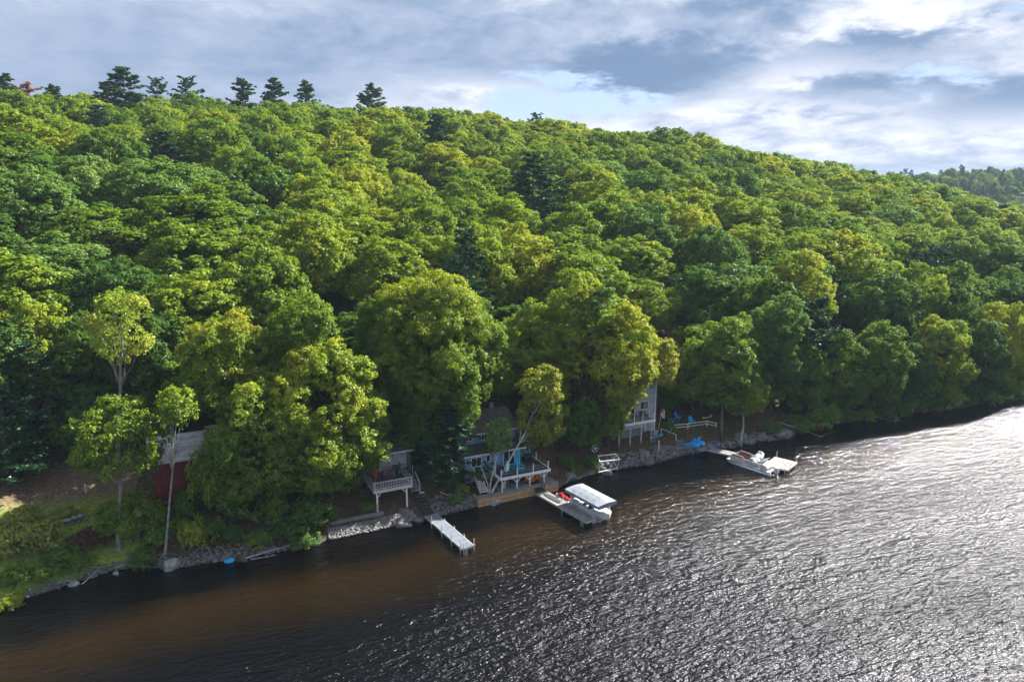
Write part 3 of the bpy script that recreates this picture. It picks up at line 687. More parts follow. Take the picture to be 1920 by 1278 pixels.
SP('slim bare-topped pine right of the tall ragged pine', 1830, 520, 18, 60, 'P', 1)
SP('dark pine near the right end of the slope', 1880, 385, 70, 80, 'P', 2)
SP('pine at the far right edge of the slope', 1905, 440, 45, 75, 'P', 1)
SP('dark hemlock drooping in front of the blue cottage wall', 842, 758, 4.4, 150, 'H', 0, None, 'hemlock')
SP('shaded hemlock at the left edge beyond the clearing', 45, 640, 19, 150, 'H', 0, None, 'hemlock')
SP('shaded low hemlock left of the clearing top', 120, 690, 20, 130, 'H', 1, None, 'hemlock')
SP('dark young hemlock at the left edge of the photo', -10, 720, 15, 130, 'H', 1, None, 'hemlock')
SP('dark conifer on the waterline of the right bank', 1640, 640, 6, 110, 'H', 0, None, 'conifer')
SP('dark conifer behind the fallen branches on the right bank', 1580, 690, 6.5, 80, 'H', 1, None, 'conifer')
SP('dark conifer hanging over the water near the right edge', 1760, 640, 5, 90, 'H', 0, None, 'conifer')
SP('low conifer at the water, last before the right edge', 1850, 640, 4.5, 80, 'H', 1, None, 'conifer')
for b in BUSY: put(b[0], b[1], min(b[2]*1.3, 7))

def in_view(u, n, z, mrg=110):
    x, y, d = project(W(u, n, z))
    return -mrg < x < 1920+mrg*1.6
for step in range(60000):
    u = g.uniform(-75, 420); n = -10+240*g.random()**1.15
    s = n-float(shore(u))
    if plot(u, n): continue
    z = gz(u, n)
    if not in_view(u, n, z+12): continue
    edge = s < 13
    r = g.uniform(7.2, 10.6) if not edge else g.uniform(4.6, 7)
    if not free(u, n, r): continue
    put(u, n, r); spots.append((u, n, z, r, s))
spots.sort(key=lambda t: project(W(t[0], t[1], t[2]+12))[2])
# far hill across the bay: crowns only a few pixels wide
far = []
for step in range(30000):
    u = g.uniform(400, 1250); n = g.uniform(120, 400)
    z = gz(u, n)
    if z < 6 or not in_view(u, n, z+12, 60): continue
    r = g.uniform(8, 11)
    if free(u, n, r): put(u, n, r); far.append((u, n, z, r, 200))

patch = lambda u, n: mnoise.noise(Vector((u*.016, n*.02, 3.1)))
kinds = {}
indiv, mass = [], []
nb_count = 0
for k, (u, n, z, r, s) in enumerate(spots):
    pv = patch(u, n)+g.normal(0, .22)
    left = project(W(u, n, z))[0]
    if g.random() < (.06 if s < 70 else .0): kd = 'pine'
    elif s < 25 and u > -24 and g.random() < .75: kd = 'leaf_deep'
    elif pv > .2: kd = 'leaf_yellowgreen'
    elif pv < -.34: kd = 'leaf_deep' if g.random() < .6 else 'leaf_pale'
    elif g.random() < .02: kd = 'leaf_gold'
    else: kd = 'leaf_green'
    if kd == 'pine' or nb_count < 272: indiv.append((u, n, z, r, s, kd)); nb_count += kd != 'pine'
    else: mass.append((u, n, z, r, s, kd))
WORD = {'leaf_yellowgreen': 'bright yellow-green', 'leaf_deep': 'dark green', 'leaf_pale': 'pale grey-green', 'leaf_gold': 'yellow-tinged', 'leaf_green': 'mid green', 'pine': 'dark feathery'}
cells = {}
for it in indiv:
    px = project(W(it[0], it[1], it[2]+13))[0]
    cells.setdefault((landmark(px), band(it[4]), it[5]), []).append((px, it))
ORD = ['leftmost', 'second from left', 'third from left', 'fourth from left', 'fifth from left', 'sixth from left', 'seventh from left', 'eighth from left', 'ninth from left', 'tenth from left']
for (lm, bd, kd), lst in cells.items():
    lst.sort(key=lambda t: t[0])
    for j, (px, (u, n, z, r, s, _)) in enumerate(lst):
        nounp = 'pines' if kd == 'pine' else 'trees'; noun = nounp[:-1]
        if len(lst) == 1: lab = f'the only {WORD[kd]} {noun} {bd} {lm}'
        elif j == len(lst)-1: lab = f'rightmost {WORD[kd]} {noun} {bd} {lm}'
        else: lab = f'{ORD[min(j, 9)]} of the {WORD[kd]} {nounp} {bd} {lm}'
        if kd == 'pine':
            pr = PINE[g.integers(0, 4)] if g.random() < .7 else HEML[0]
            sz = g.uniform(.8, .98); sc = (sz, sz, sz)
            tree_thing('pine_tree', pr['c'], pr['t'], u, n, lab, 'pine tree', 'conifers scattered through the hillside forest', sc, g.uniform(0, 6.28))
        else:
            pr = NEAR[g.integers(0, len(NEAR))]
            sx = (r*.5+2.3)/pr['R']*g.uniform(.95, 1.15); hz = g.uniform(14, 18) if s > 25 or u > 52 else g.uniform(9, 13)
            tree_thing('broadleaf_tree', pr['c'], pr['t'], u, n, lab, 'tree', 'broadleaf trees of the hillside forest', (sx, sx*g.uniform(.9, 1.1), hz/pr['H']), g.uniform(0, 6.28), kd)
for label, u, n, pr, a, b, mat, cat in special:
    tree_thing('hemlock_tree' if cat == 'hemlock' else 'conifer_tree' if cat == 'conifer' else 'pine_tree', pr['c'], pr['t'], u, n, label, cat, None, (a, a, b), (u*1.7) % 6.28, mat)

# the rest of the wood, past 300 trees: one mass of instanced trees
def build_forest():
    src = bpy.data.collections.new('forest_patterns'); k = 0
    mats = ['leaf_green', 'leaf_yellowgreen', 'leaf_pale', 'leaf_deep', 'leaf_gold']
    index = {}
    for mi, m in enumerate(mats):
        for pi, pr in enumerate(FARP):
            V, Fq, T, tv, tf = pr['raw']
            vv = np.concatenate([V, tv]); ff = np.concatenate([Fq, tf+len(V)])
            me = arr_mesh('forest_tree', vv, ff, None, np.concatenate([T, np.full(len(tf), .5)]), [MAT[m], MAT['bark']], np.concatenate([np.zeros(len(Fq)), np.ones(len(tf))]))
            o = bpy.data.objects.new('pattern_%02d' % k, me); src.objects.link(o); index[(m, pi)] = k; k += 1
    for pi, pr in enumerate(PINE):
        V, Fq, T, tv, tf = pr['raw']
        me = arr_mesh('forest_pine', np.concatenate([V, tv]), np.concatenate([Fq, tf+len(V)]), None, np.concatenate([T, np.full(len(tf), .5)]), [MAT['needle_pine'], MAT['bark']], np.concatenate([np.zeros(len(Fq)), np.ones(len(tf))]))
        o = bpy.data.objects.new('pattern_%02d' % k, me); src.objects.link(o); index[('pine', pi)] = k; k += 1
    pts, rot, scl, idx = [], [], [], []
    for (u, n, z, r, s, kd) in mass:
        pi = int(g.integers(0, len(FARP))); pr = FARP[pi]
        sx = (r*.5+2.3)/pr['R']*g.uniform(.95, 1.15); hz = g.uniform(14, 18)
        pts.append(W(u, n, z)); rot.append(g.uniform(0, 6.28)); scl.append((sx, sx, hz/pr['H'])); idx.append(index[(kd, pi)])
    for (u, n, z, r, s) in far:
        pn = g.random() < .28
        if pn: pi = int(g.integers(0, 4)); sx = g.uniform(.8, 1.05); sz = g.uniform(.8, 1.0); key = ('pine', pi)
        else:
            pi = int(g.integers(0, len(FARP))); sx = r*.62/FARP[pi]['R']; sz = g.uniform(.75, 1.0); key = (['leaf_green', 'leaf_pale', 'leaf_deep'][int(g.integers(0, 3))], pi)
        pts.append(W(u, n, z)); rot.append(g.uniform(0, 6.28)); scl.append((sx, sx, sz)); idx.append(index[key])
    me = bpy.data.meshes.new('forest'); me.from_pydata([tuple(p) for p in pts], [], [])
    for nm, tp, data, key in (('rot', 'FLOAT', rot, 'value'), ('idx', 'INT', idx, 'value'), ('scl', 'FLOAT_VECTOR', [c for v in scl for c in v], 'vector')):
        a = me.attributes.new(nm, tp, 'POINT'); a.data.foreach_set(key, data)
    fo = link('forest', me); tag(fo, 'unbroken forest canopy over the upper hillside and the far hills', 'forest', None, 'stuff')
    ng = bpy.data.node_groups.new('forest_spread', 'GeometryNodeTree')
    ng.interface.new_socket('Geometry', in_out='INPUT', socket_type='NodeSocketGeometry'); ng.interface.new_socket('Geometry', in_out='OUTPUT', socket_type='NodeSocketGeometry')
    gi, go = ng.nodes.new('NodeGroupInput'), ng.nodes.new('NodeGroupOutput')
    ci = ng.nodes.new('GeometryNodeCollectionInfo'); ci.inputs[0].default_value = src; ci.inputs[1].default_value = True; ci.inputs[2].default_value = True
    ip = ng.nodes.new('GeometryNodeInstanceOnPoints')
    def attr(nm, tp):
        q = ng.nodes.new('GeometryNodeInputNamedAttribute'); q.data_type = tp; q.inputs[0].default_value = nm; return q.outputs[0]
    cb = ng.nodes.new('ShaderNodeCombineXYZ')
    ng.links.new(attr('rot', 'FLOAT'), cb.inputs[2])
    ng.links.new(gi.outputs[0], ip.inputs['Points']); ng.links.new(ci.outputs[0], ip.inputs['Instance'])
    ip.inputs['Pick Instance'].default_value = True
    ng.links.new(attr('idx', 'INT'), ip.inputs['Instance Index']); ng.links.new(cb.outputs[0], ip.inputs['Rotation']); ng.links.new(attr('scl', 'FLOAT_VECTOR'), ip.inputs['Scale'])
    ng.links.new(ip.outputs[0], go.inputs[0])
    md = fo.modifiers.new('spread', 'NODES'); md.node_group = ng
build_forest()
print('TREES individual', len(indiv), 'mass', len(mass), 'far', len(far), 'special', len(special))

# ------------------------------------------------------------------ materials of the built things
SM = simple_mat
MAT['white'] = SM('white_paint', (.78, .78, .77), .5, .12, 2)
MAT['offwhite'] = SM('weathered_white_wood', (.62, .60, .57), .7, .25, 3)
MAT['blue_wall'] = SM('blue_board_siding', (.20, .36, .52), .65, .12, 1.5, stripe=(0, .22, .35))
MAT['grey_wall'] = SM('grey_tan_siding', (.42, .37, .33), .7, .2, 1.5, stripe=(2, .16, .3))
MAT['pale_wall'] = SM('pale_grey_siding', (.38, .41, .42), .65, .12, 1.5, stripe=(2, .15, .3))
MAT['red_wall'] = SM('dark_red_siding', (.20, .025, .028), .7, .3, 1.5, stripe=(0, .25, .45))
MAT['foundation'] = SM('grey_foundation', (.30, .31, .33), .85, .3, 1.2, bump=.2)
MAT['roof_dark'] = SM('dark_shingles', (.075, .066, .066), .9, .35, 2.5, stripe=(1, .18, .4), bump=.3)
MAT['roof_grey'] = SM('grey_shingles', (.52, .505, .51), .85, .25, 2.0, stripe=(1, .2, .3), bump=.2)
MAT['roof_litter'] = SM('leaf_littered_roof', (.11, .085, .07), .95, .5, 2.5, bump=.4, col2=(.045, .04, .04))
MAT['glass'] = SM('dark_window_glass', (.02, .025, .032), .08, .1, 1, spec=.6)
MAT['curtain_glass'] = SM('curtained_window_glass', (.42, .43, .46), .2, .2, 2, spec=.5)
MAT['timber'] = SM('new_tan_timber', (.52, .33, .16), .75, .22, 2.2, stripe=(2, .26, .5), bump=.15)
MAT['grey_board'] = SM('weathered_grey_boards', (.25, .235, .228), .85, .22, 2.5, stripe=(0, .14, .5))
MAT['tan_board'] = SM('sun_bleached_boards', (.40, .33, .27), .85, .2, 2.5, stripe=(0, .14, .4))
MAT['dock_alu'] = SM('pale_aluminium_planking', (.21, .235, .275), .5, .12, 2, metal=.15, stripe=(1, .16, .35))
MAT['alu'] = SM('aluminium_tube', (.66, .67, .69), .4, .15, 3, metal=.5)
MAT['dark_board'] = SM('dark_stained_boards', (.060, .055, .055), .8, .3, 2.5, stripe=(1, .14, .5))
MAT['turquoise'] = SM('turquoise_paint', (.03, .42, .58), .5, .15, 2)
MAT['teal'] = SM('faded_teal_plastic', (.05, .36, .40), .5, .2, 2)
MAT['blue_plastic'] = SM('bright_blue_plastic', (.02, .40, .85), .4, .15, 2)
MAT['blue_kayak'] = SM('deep_blue_plastic', (.02, .16, .62), .35, .15, 2)
MAT['red_cloth'] = SM('red_canvas', (.50, .02, .025), .8, .25, 4)
MAT['red_gel'] = SM('red_gloss', (.42, .02, .03), .25, .1, 2)
MAT['orange'] = SM('orange_plastic', (.75, .22, .02), .5, .15, 2)
MAT['rust'] = SM('rusty_brown_box', (.33, .14, .08), .8, .4, 3)
MAT['canopy'] = SM('grey_white_canopy_vinyl', (.25, .275, .315), .55, .12, 1.0)
MAT['hull'] = SM('white_gelcoat', (.62, .62, .63), .22, .05, 1.5, spec=.5)
MAT['cover_grey'] = SM('blue_grey_boat_cover', (.20, .27, .36), .75, .25, 2)
MAT['black'] = SM('black_plastic', (.02, .02, .022), .5, .2, 3)
MAT['dark_fabric'] = SM('dark_grey_fabric', (.055, .055, .065), .85, .3, 3)
MAT['brown_seat'] = SM('brown_vinyl_seat', (.20, .11, .10), .6, .25, 3)
MAT['tan_cover'] = SM('tan_boat_cover', (.52, .47, .43), .8, .2, 2)
MAT['pontoon'] = SM('brushed_pontoon_metal', (.60, .62, .66), .35, .15, 2, metal=.6)
MAT['green_plastic'] = SM('green_plastic', (.02, .25, .12), .5, .2, 3)
MAT['stone_grey'] = SM('grey_granite', (.17, .165, .16), .9, .45, 1.6, bump=.5, col2=(.085, .08, .08))
MAT['stone_pale'] = SM('pale_broken_stone', (.16, .152, .145), .9, .35, 2.5, bump=.4, col2=(.26, .25, .24))
MAT['stone_lichen'] = SM('lichen_spotted_rock', (.34, .355, .31), .95, .5, 2.2, bump=.5, col2=(.13, .13, .12))
MAT['stone_brown'] = SM('wet_brown_rock', (.10, .06, .048), .6, .4, 2, bump=.4)
MAT['concrete'] = SM('grey_concrete', (.22, .22, .225), .9, .25, 1.5, bump=.2)
MAT['dead_wood'] = SM('bleached_driftwood', (.42, .39, .36), .9, .35, 4, col2=(.20, .18, .16), bump=.3)
MAT['yellow_boat'] = SM('faded_yellow_plastic', (.62, .50, .24), .6, .25, 2)
MAT['rope_net'] = SM('black_mesh', (.05, .05, .055), .8, .3, 6)

def window(parent, base, u0, u1, z0, z1, n, mat='glass', frame='white', mull=1, name='window', t=.07):
    """frame with its pane as a sub-part, on a wall face at depth n (front faces the lake)"""
    m = MB(base)
    m.box(u0-t, u1+t, n-.05, n+.03, z0-t, z0).box(u0-t, u1+t, n-.05, n+.03, z1, z1+t).box(u0-t, u0, n-.048, n+.03, z0+.001, z1-.001).box(u1, u1+t, n-.048, n+.03, z0+.001, z1-.001)
    for k in range(mull):
        x = u0+(u1-u0)*(k+1)/(mull+1); m.box(x-.03, x+.03, n-.046, n+.02, z0+.001, z1-.001)
    f = m.build(name, frame, parent)
    MB(base).box(u0+.001, u1-.001, n-.025, n+.02, z0+.001, z1-.001).build('pane', mat, f)
    return f

# ------------------------------------------------------------------ blue cottage
def blue_cottage():
    B = (9.6, 6.0, 2.2)
    t = thing('lake_cottage', 'two-storey blue cottage with white window trim behind the leaning birch', 'cottage', *B)
    m = MB(B); m.box(6.2, 13.0, 3.3, 9.6, 2.25, 4.62); m.box(6.0, 13.25, 5.15, 9.8, 4.63, 6.45); m.build('wall', 'blue_wall', t)
    MB(B).box(6.25, 12.95, 3.36, 9.5, .4, 2.245).build('foundation', 'foundation', t)
    MB(B).slab([(5.9, 3.0, 4.62), (13.6, 3.0, 4.62), (13.6, 5.14, 5.15), (5.9, 5.14, 5.15)], .1).build('porch_roof', 'roof_dark', t)
    m = MB(B); m.slab([(5.6, 4.75, 6.42), (13.6, 4.75, 6.42), (13.6, 8.3, 8.0), (5.6, 8.3, 8.0)], .1); m.slab([(5.6, 8.31, 8.0), (13.6, 8.31, 8.0), (13.6, 11.5, 6.5), (5.6, 11.5, 6.5)], .1)
    r = m.build('roof', 'roof_litter', t)
    m = MB(B); m.box(5.58, 13.62, 4.70, 4.745, 6.28, 6.44); m.box(5.88, 13.62, 2.95, 2.995, 4.50, 4.63); m.build('fascia', 'white', t)
    for u0, u1, z0, z1 in ((6.9, 7.75, 5.62, 6.05), (9.0, 9.6, 5.45, 6.1), (11.2, 12.2, 5.5, 6.1)):
        window(t, B, u0, u1, z0, z1, 5.15, mull=1)
    for u0, u1, z0, z1, mm in ((6.95, 8.1, 3.25, 4.2, 1), (8.75, 9.15, 3.55, 4.25, 0)):
        window(t, B, u0, u1, z0, z1, 3.3, mull=mm)
    d = window(t, B, 10.9, 12.2, 2.75, 4.35, 3.3, mull=1, name='sliding_door')
    MB(B).box(12.36, 12.72, 3.24, 3.298, 2.7, 4.45).build('shutter', 'turquoise', t)
    m = MB(B); m.box(11.8, 12.2, 9.0, 9.4, 7.2, 8.4); m.build('chimney', 'foundation', r)
blue_cottage()

def rail_posts(t, B, pts, z0, z1, w=.09, mat='white', name='railing_post'):
    for (u, n) in pts: MB(B).box(u-w/2, u+w/2, n-w/2, n+w/2, z0, z1).build(name, mat, t)
def braced_post(t, B, u, n, z0, z1, mat='white', w=.12, arm=.55, sides=(-1, 1)):
    m = MB(B); m.box(u-w/2, u+w/2, n-w/2, n+w/2, z0, z1)
    for s in sides: m.bar((u+s*w*.45, n, z1-arm-.05), (u+s*arm, n, z1-.05), .07, .08)
    m.build('support_post', mat, t)

def blue_deck():
    B = (12, 1.5, 1.0)
    t = thing('raised_deck', 'dark raised deck with white edge beam and braced white posts beside the blue cottage', 'deck', *B)
    m = MB(B); m.box(9.15, 15.2, .38, 3.28, 2.52, 2.62); m.box(13.05, 15.2, 3.281, 6.4, 2.52, 2.62); m.build('floor', 'dark_board', t)
    m = MB(B); m.box(9.0, 15.3, .24, .375, 2.36, 2.64); m.box(15.205, 15.32, .38, 6.4, 2.36, 2.64); m.box(9.0, 9.145, .38, 3.28, 2.36, 2.64); m.build('edge_beam', 'white', t)
    rail_posts(t, B, [(9.25, .46), (11.2, .46), (13.2, .46), (15.1, .46), (15.1, 3.4), (15.1, 6.3)], 2.625, 3.55)
    MB(B).box(9.15, 9.27, 1.9, 2.02, 2.625, 3.5).build('railing_post', 'white', t)
    m = MB(B)
    for z in (2.95, 3.25): m.bar((9.3, .46, z), (15.05, .46, z), .018); m.bar((15.1, .5, z), (15.1, 6.25, z), .018)
    m.build('cable', 'alu', t)
    for u in (9.35, 11.15, 12.75, 14.55): braced_post(t, B, u, .45, 1.0, 2.36, sides=(1,) if u < 10 else (-1, 1))
    for u in (9.4, 12.2, 14.9): MB(B).box(u-.06, u+.06, 3.0, 3.12, 1.3, 2.515).build('support_post', 'dark_board', t)
blue_deck()

def seawall():
    B = (11, 1.0, 0)
    t = thing('timber_seawall', 'new tan timber wall along the water below the blue deck', 'retaining wall', *B)
    m = MB(B); m.box(6.25, 16.1, -.12, .1, -.8, .93); m.box(15.9, 16.1, .101, 1.6, -.8, .93); m.box(6.25, 6.45, .101, 1.4, -.8, .93); m.build('wall', 'timber', t)
    m = MB(B); m.box(6.15, 16.2, -.2, .62, .935, 1.0); m.build('cap', 'grey_board', t)
    MB(B).box(9.1, 16.0, .63, 3.1, .5, .985).build('patio', 'grey_board', t)
    MB(B).box(9.1, 14.9, 3.101, 3.3, .5, 2.4).build('back_panel', 'foundation', t)
seawall()
def flat(name, label, cat, u0, u1, n0, n1, z, th, mat, group=None):
    B = ((u0+u1)/2, (n0+n1)/2, z); t = MB(B).box(u0, u1, n0, n1, z, z+th).build(name, mat)
    t.location = W(*B[:2], z); t.rotation_euler = (0, 0, TH); return tag(t, label, cat, group)
flat('outdoor_rug', 'pale blue-white rug on the patio under the blue deck', 'rug', 10.9, 12.7, .72, 2.0, .99, .02, 'canopy')
flat('door_mat', 'black rubber mat on the patio at the top of the dock steps', 'mat', 12.85, 14.2, .70, 1.7, .99, .025, 'black')

def stairs(name, label, u0, u1, n0, n1, z0, z1, k, mat, rail=None, rmat='offwhite'):
    B = ((u0+u1)/2, (n0+n1)/2, z0)
    t = thing(name, label, 'steps', *B)
    m = MB(B)
    for i in range(k):
        a = n0+(n1-n0)*i/k; b = n0+(n1-n0)*(i+1)/k; z = z0+(z1-z0)*(i+1)/k
        m.box(u0, u1, a, b+.12, z-.09-.001*i, z)
    m.build('tread', mat, t)
    for u in (u0-.04, u1+.04): MB(B).bar((u, n0, z0+.02), (u, n1, z1-.02), .06, .2).build('stringer', mat, t)
    for u in (rail or []):
        m = MB(B); m.bar((u, n0, z0), (u, n0, z0+.95), .07); m.bar((u, n1, z1), (u, n1, z1+.85), .07); m.bar((u, n0, z0+.93), (u, n1, z1+.83), .08, .06); m.build('handrail', rmat, t)
    return t
stairs('wooden_stairs', 'steep wooden stairs with pale handrail from patio up to the blue deck', 7.0, 7.8, .9, 2.9, 1.0, 2.6, 8, 'offwhite', [6.95, 7.85])
stairs('bank_stairs', 'dark timber steps cut in the bank above the left aluminium dock', .1, 1.15, .1, 4.2, .35, 2.4, 9, 'dark_board')
stairs('dock_steps', 'short black boarding steps from the timber wall down to the middle dock', 13.1, 13.9, -.75, -.22, .62, .95, 3, 'black', [13.95], 'black')

# ------------------------------------------------------------------ small furniture
def adirondack(label, u, n, z, rot, mat, group=None):
    t = thing('adirondack_chair', label, 'chair', u, n, z, group, rot)
    m = MB(); m.slab([(-.27, -.30, .36), (.27, -.30, .36), (.27, .25, .22), (-.27, .25, .22)], .03); m.build('seat', mat, t)
    m = MB()
    for i, (x, h) in enumerate([(-.24, .86), (-.12, .96), (0, 1.0), (.12, .96), (.24, .86)]): m.bar((x, .18, .2), (x*1.1, .52, h), .105, .025)
    m.build('backrest', mat, t)
    for s in (-1, 1):
        MB().slab([(s*.40-.07, -.38, .52), (s*.40+.07, -.38, .52), (s*.40+.07, .36, .49), (s*.40-.07, .36, .49)], .025).build('armrest', mat, t)
        MB().box(s*.34-.03, s*.34+.03, -.34, -.28, 0, .495).build('leg', mat, t)
        MB().bar((s*.30, -.26, .30), (s*.30, .50, .03), .04, .09).build('leg', mat, t)
    return t
def patio_umbrella(label, u, n, z, h, mat, lean=0.0):
    t = thing('folded_parasol', label, 'parasol', u, n, z)
    MB().cyl(0, 0, 0, h, .025).build('pole', 'alu', t)
    rings = []
    for q, r in ((.30, .10), (.38, .15), (.55, .16), (.62, .10), (.75, .12), (.93, .05), (1.0, .02)):
        rings.append([((r+.035*(j % 2))*math.cos(j*math.pi/6)+lean*q, (r+.035*(j % 2))*math.sin(j*math.pi/6), q*h) for j in range(12)])
    MB().loft(rings).build('canopy', mat, t)
    MB().cyl(0, 0, 0, .08, .24, 12).build('base', 'black', t)
def round_table(label, u, n, z, r, mat='dark_fabric'):
    t = thing('patio_table', label, 'table', u, n, z)
    MB().cyl(0, 0, .66, .70, r, 18).build('tabletop', mat, t)
    for a in range(4): MB().bar((.75*r*math.cos(a*1.571+.78), .75*r*math.sin(a*1.571+.78), 0), (.5*r*math.cos(a*1.571+.78), .5*r*math.sin(a*1.571+.78), .66), .04).build('leg', 'black', t)
def patio_chair(label, u, n, z, rot, mat='dark_fabric', group=None):
    t = thing('patio_chair', label, 'chair', u, n, z, group, rot)
    MB().box(-.24, .24, -.22, .24, .40, .44).build('seat', mat, t)
    MB().slab([(-.24, .22, .46), (.24, .22, .46), (.22, .36, .95), (-.22, .36, .95)], .03).build('backrest', mat, t)
    for x in (-.22, .22):
        MB().bar((x, -.2, 0), (x, -.2, .62), .03).build('leg', 'black', t); MB().bar((x, .3, 0), (x, .22, .45), .03).build('leg', 'black', t)
        MB().bar((x, -.22, .62), (x, .27, .62), .035).build('armrest', 'black', t)
Z = 2.625
adirondack('turquoise deck chair left of the sliding door of the blue cottage', 11.0, 2.0, Z, .2, 'turquoise')
adirondack('turquoise deck chair right of the sliding door of the blue cottage', 12.2, 2.3, Z, -.25, 'turquoise')
adirondack('turquoise deck chair nearest the front rail of the blue deck', 12.1, 1.35, Z, .9, 'turquoise')
adirondack('teal deck chair in the shade at the back of the blue deck', 14.1, 4.6, Z, -.4, 'teal')
round_table('dark round table in the shade on the blue deck', 14.2, 3.6, Z, .5)
patio_umbrella('folded teal parasol in the shade on the blue deck', 14.6, 4.2, Z, 2.0, 'teal')
patio_umbrella('white folded sunshade leaning at the left end of the blue deck', 10.1, 1.0, Z, 1.3, 'white', .25)
patio_chair('black folding chair beside the white sunshade on the blue deck', 9.7, 1.5, Z, .4)
def tub_chair():
    t = thing('inflatable_lounge', 'big orange inflatable lounge standing on the patio under the blue deck', 'pool float', 13.4, 1.75, 1.0, None, .2)
    rings = []
    for i in range(13):
        a = i/12*math.pi; c = Vector((.55*math.cos(a), 0, .12+.62*math.sin(a)))
        rad = Vector((math.cos(a), 0, math.sin(a)))
        rings.append([tuple(c+.19*(math.cos(b)*rad+math.sin(b)*Vector((0, 1, 0)))) for b in [j*math.pi/4 for j in range(8)]])
    MB().loft(rings).build('backrest', 'orange', t, True)
    MB().loft([[(.42*math.cos(j*.6283), .34*math.sin(j*.6283)-.25, z) for j in range(10)] for z in (0, .16, .26)]).build('seat', 'orange', t, True)
    MB().box(-.30, .30, -.02, .10, .12, .6).build('back_panel', 'orange', t)
tub_chair()
adirondack('small orange beach chair beside the orange inflatable', 14.25, 1.35, 1.0, -.5, 'orange')
patio_chair('dark folding chair left of the orange inflatable', 12.5, 2.2, 1.0, .3)
def grill(label, u, n, z, mat='black'):
    t = thing('barbecue_grill', label, 'grill', u, n, z)
    MB().loft([[(x*w, y*w*.7, zz) for x, y in ((-.4, -.35), (.4, -.35), (.4, .35), (-.4, .35))] for w, zz in ((.8, .55), (1, .75), (1, .8))]).build('firebox', mat, t)
    MB().loft([[(x*w, y*w*.7, zz) for x, y in ((-.4, -.35), (.4, -.35), (.4, .35), (-.4, .35))] for w, zz in ((1.02, .81), (1, .95), (.7, 1.08))]).build('lid', mat, t)
    for x in (-.3, .3):
        for y in (-.2, .2): MB().box(x-.025, x+.025, y-.025, y+.025, 0, .56).build('leg', 'alu', t)
    MB().box(.42, .72, -.2, .2, .76, .79).build('side_shelf', 'alu', t)
grill('black barbecue grill under the blue deck left of the rug', 10.3, 1.7, 1.0)
flat('storage_bin', 'pale storage bin under the blue deck by the second post', 'bin', 9.75, 10.15, 1.2, 1.55, 1.0, .55, 'tan_cover')

# ------------------------------------------------------------------ small grey deck cottage
def deck_cottage():
    B = (-1.5, 7.5, 3.0)
    t = thing('lake_cottage', 'small grey cottage with curtained windows behind the railed grey deck', 'cottage', *B)
    MB(B).box(-5.4, .9, 6.3, 11, 2.0, 5.5).build('wall', 'grey_wall', t)
    m = MB(B); m.slab([(-5.8, 5.7, 5.48), (1.3, 5.7, 5.48), (1.3, 8.6, 6.7), (-5.8, 8.6, 6.7)], .12); m.slab([(-5.8, 8.61, 6.7), (1.3, 8.61, 6.7), (1.3, 11.6, 5.5), (-5.8, 11.6, 5.5)], .12); m.build('roof', 'roof_dark', t)
    MB(B).box(-5.82, 1.32, 5.64, 5.695, 5.32, 5.5).build('fascia', 'offwhite', t)
    window(t, B, -2.15, -1.3, 3.9, 5.0, 6.3, 'curtain_glass', 'offwhite', 0)
    window(t, B, -.95, .35, 3.9, 5.1, 6.3, 'curtain_glass', 'offwhite', 1)
    window(t, B, -3.6, -2.6, 3.45, 5.0, 6.3, 'curtain_glass', 'offwhite', 0, 'door')
    MB(B).box(.45, .72, 6.0, 6.29, 2.0, 6.2).build('chimney', 'stone_grey', t)
    window(t, B, -5.0, -4.2, 4.0, 5.0, 6.3, 'curtain_glass', 'offwhite', 0)
deck_cottage()
def railing(t, B, p, q, z, h=.85, mat='white', gap=.16, name='railing', post=.10):
    m = MB(B); p = Vector((*p, z)); q = Vector((*q, z)); d = (q-p).length
    m.bar(p+Vector((0, 0, h)), q+Vector((0, 0, h)), .11, .06); m.bar(p+Vector((0, 0, .12)), q+Vector((0, 0, .12)), .06, .06)
    k = max(2, int(d/gap))
    for i in range(1, k): a = p.lerp(q, i/k); m.bar(a+Vector((0, 0, .14)), a+Vector((0, 0, h-.03)), .045)
    for a in (p, q): m.bar(a, a+Vector((0, 0, h+.1)), post)
    m.build(name, mat, t)
def grey_deck():
    B = (-2.5, 3.5, 1.5)
    t = thing('railed_deck', 'grey railed deck standing on two white braced posts above the stone bank', 'deck', *B)
    MB(B).box(-4.45, -.55, 1.62, 6.25, 3.18, 3.28).build('floor', 'dark_board', t)
    m = MB(B); m.box(-4.55, -.45, 1.5, 1.615, 3.0, 3.3); m.box(-.545, -.44, 1.62, 6.2, 3.0, 3.3); m.box(-4.56, -4.455, 1.62, 6.2, 3.0, 3.3); m.build('edge_beam', 'offwhite', t)
    railing(t, B, (-4.48, 1.6), (-.5, 1.6), 3.3, .8, 'offwhite')
    railing(t, B, (-.5, 1.75), (-.5, 6.1), 3.3, .8, 'grey_board')
    railing(t, B, (-4.48, 1.75), (-4.48, 6.1), 3.3, .8, 'grey_board')
    for u, s in ((-4.2, (1,)), (-1.05, (-1,))): braced_post(t, B, u, 1.75, gz(u, 1.75)-.3, 3.0, 'white', .16, .5, s)
    for u in (-4.2, -1.05): MB(B).box(u-.07, u+.07, 5.2, 5.34, gz(u, 5.2)-.3, 3.17).build('support_post', 'offwhite', t)
grey_deck()
stairs('deck_stairs', 'grey wooden stairs going down on the right side of the railed grey deck', -.3, .5, 2.2, 4.6, 2.0, 3.25, 6, 'grey_board', [.55])
patio_umbrella('folded red parasol on the railed grey deck', -3.9, 3.2, 3.29, 2.0, 'red_cloth')
flat('deck_box', 'rusty brown storage box against the back of the railed grey deck', 'box', -2.6, -1.5, 4.9, 5.4, 3.285, .55, 'rust')
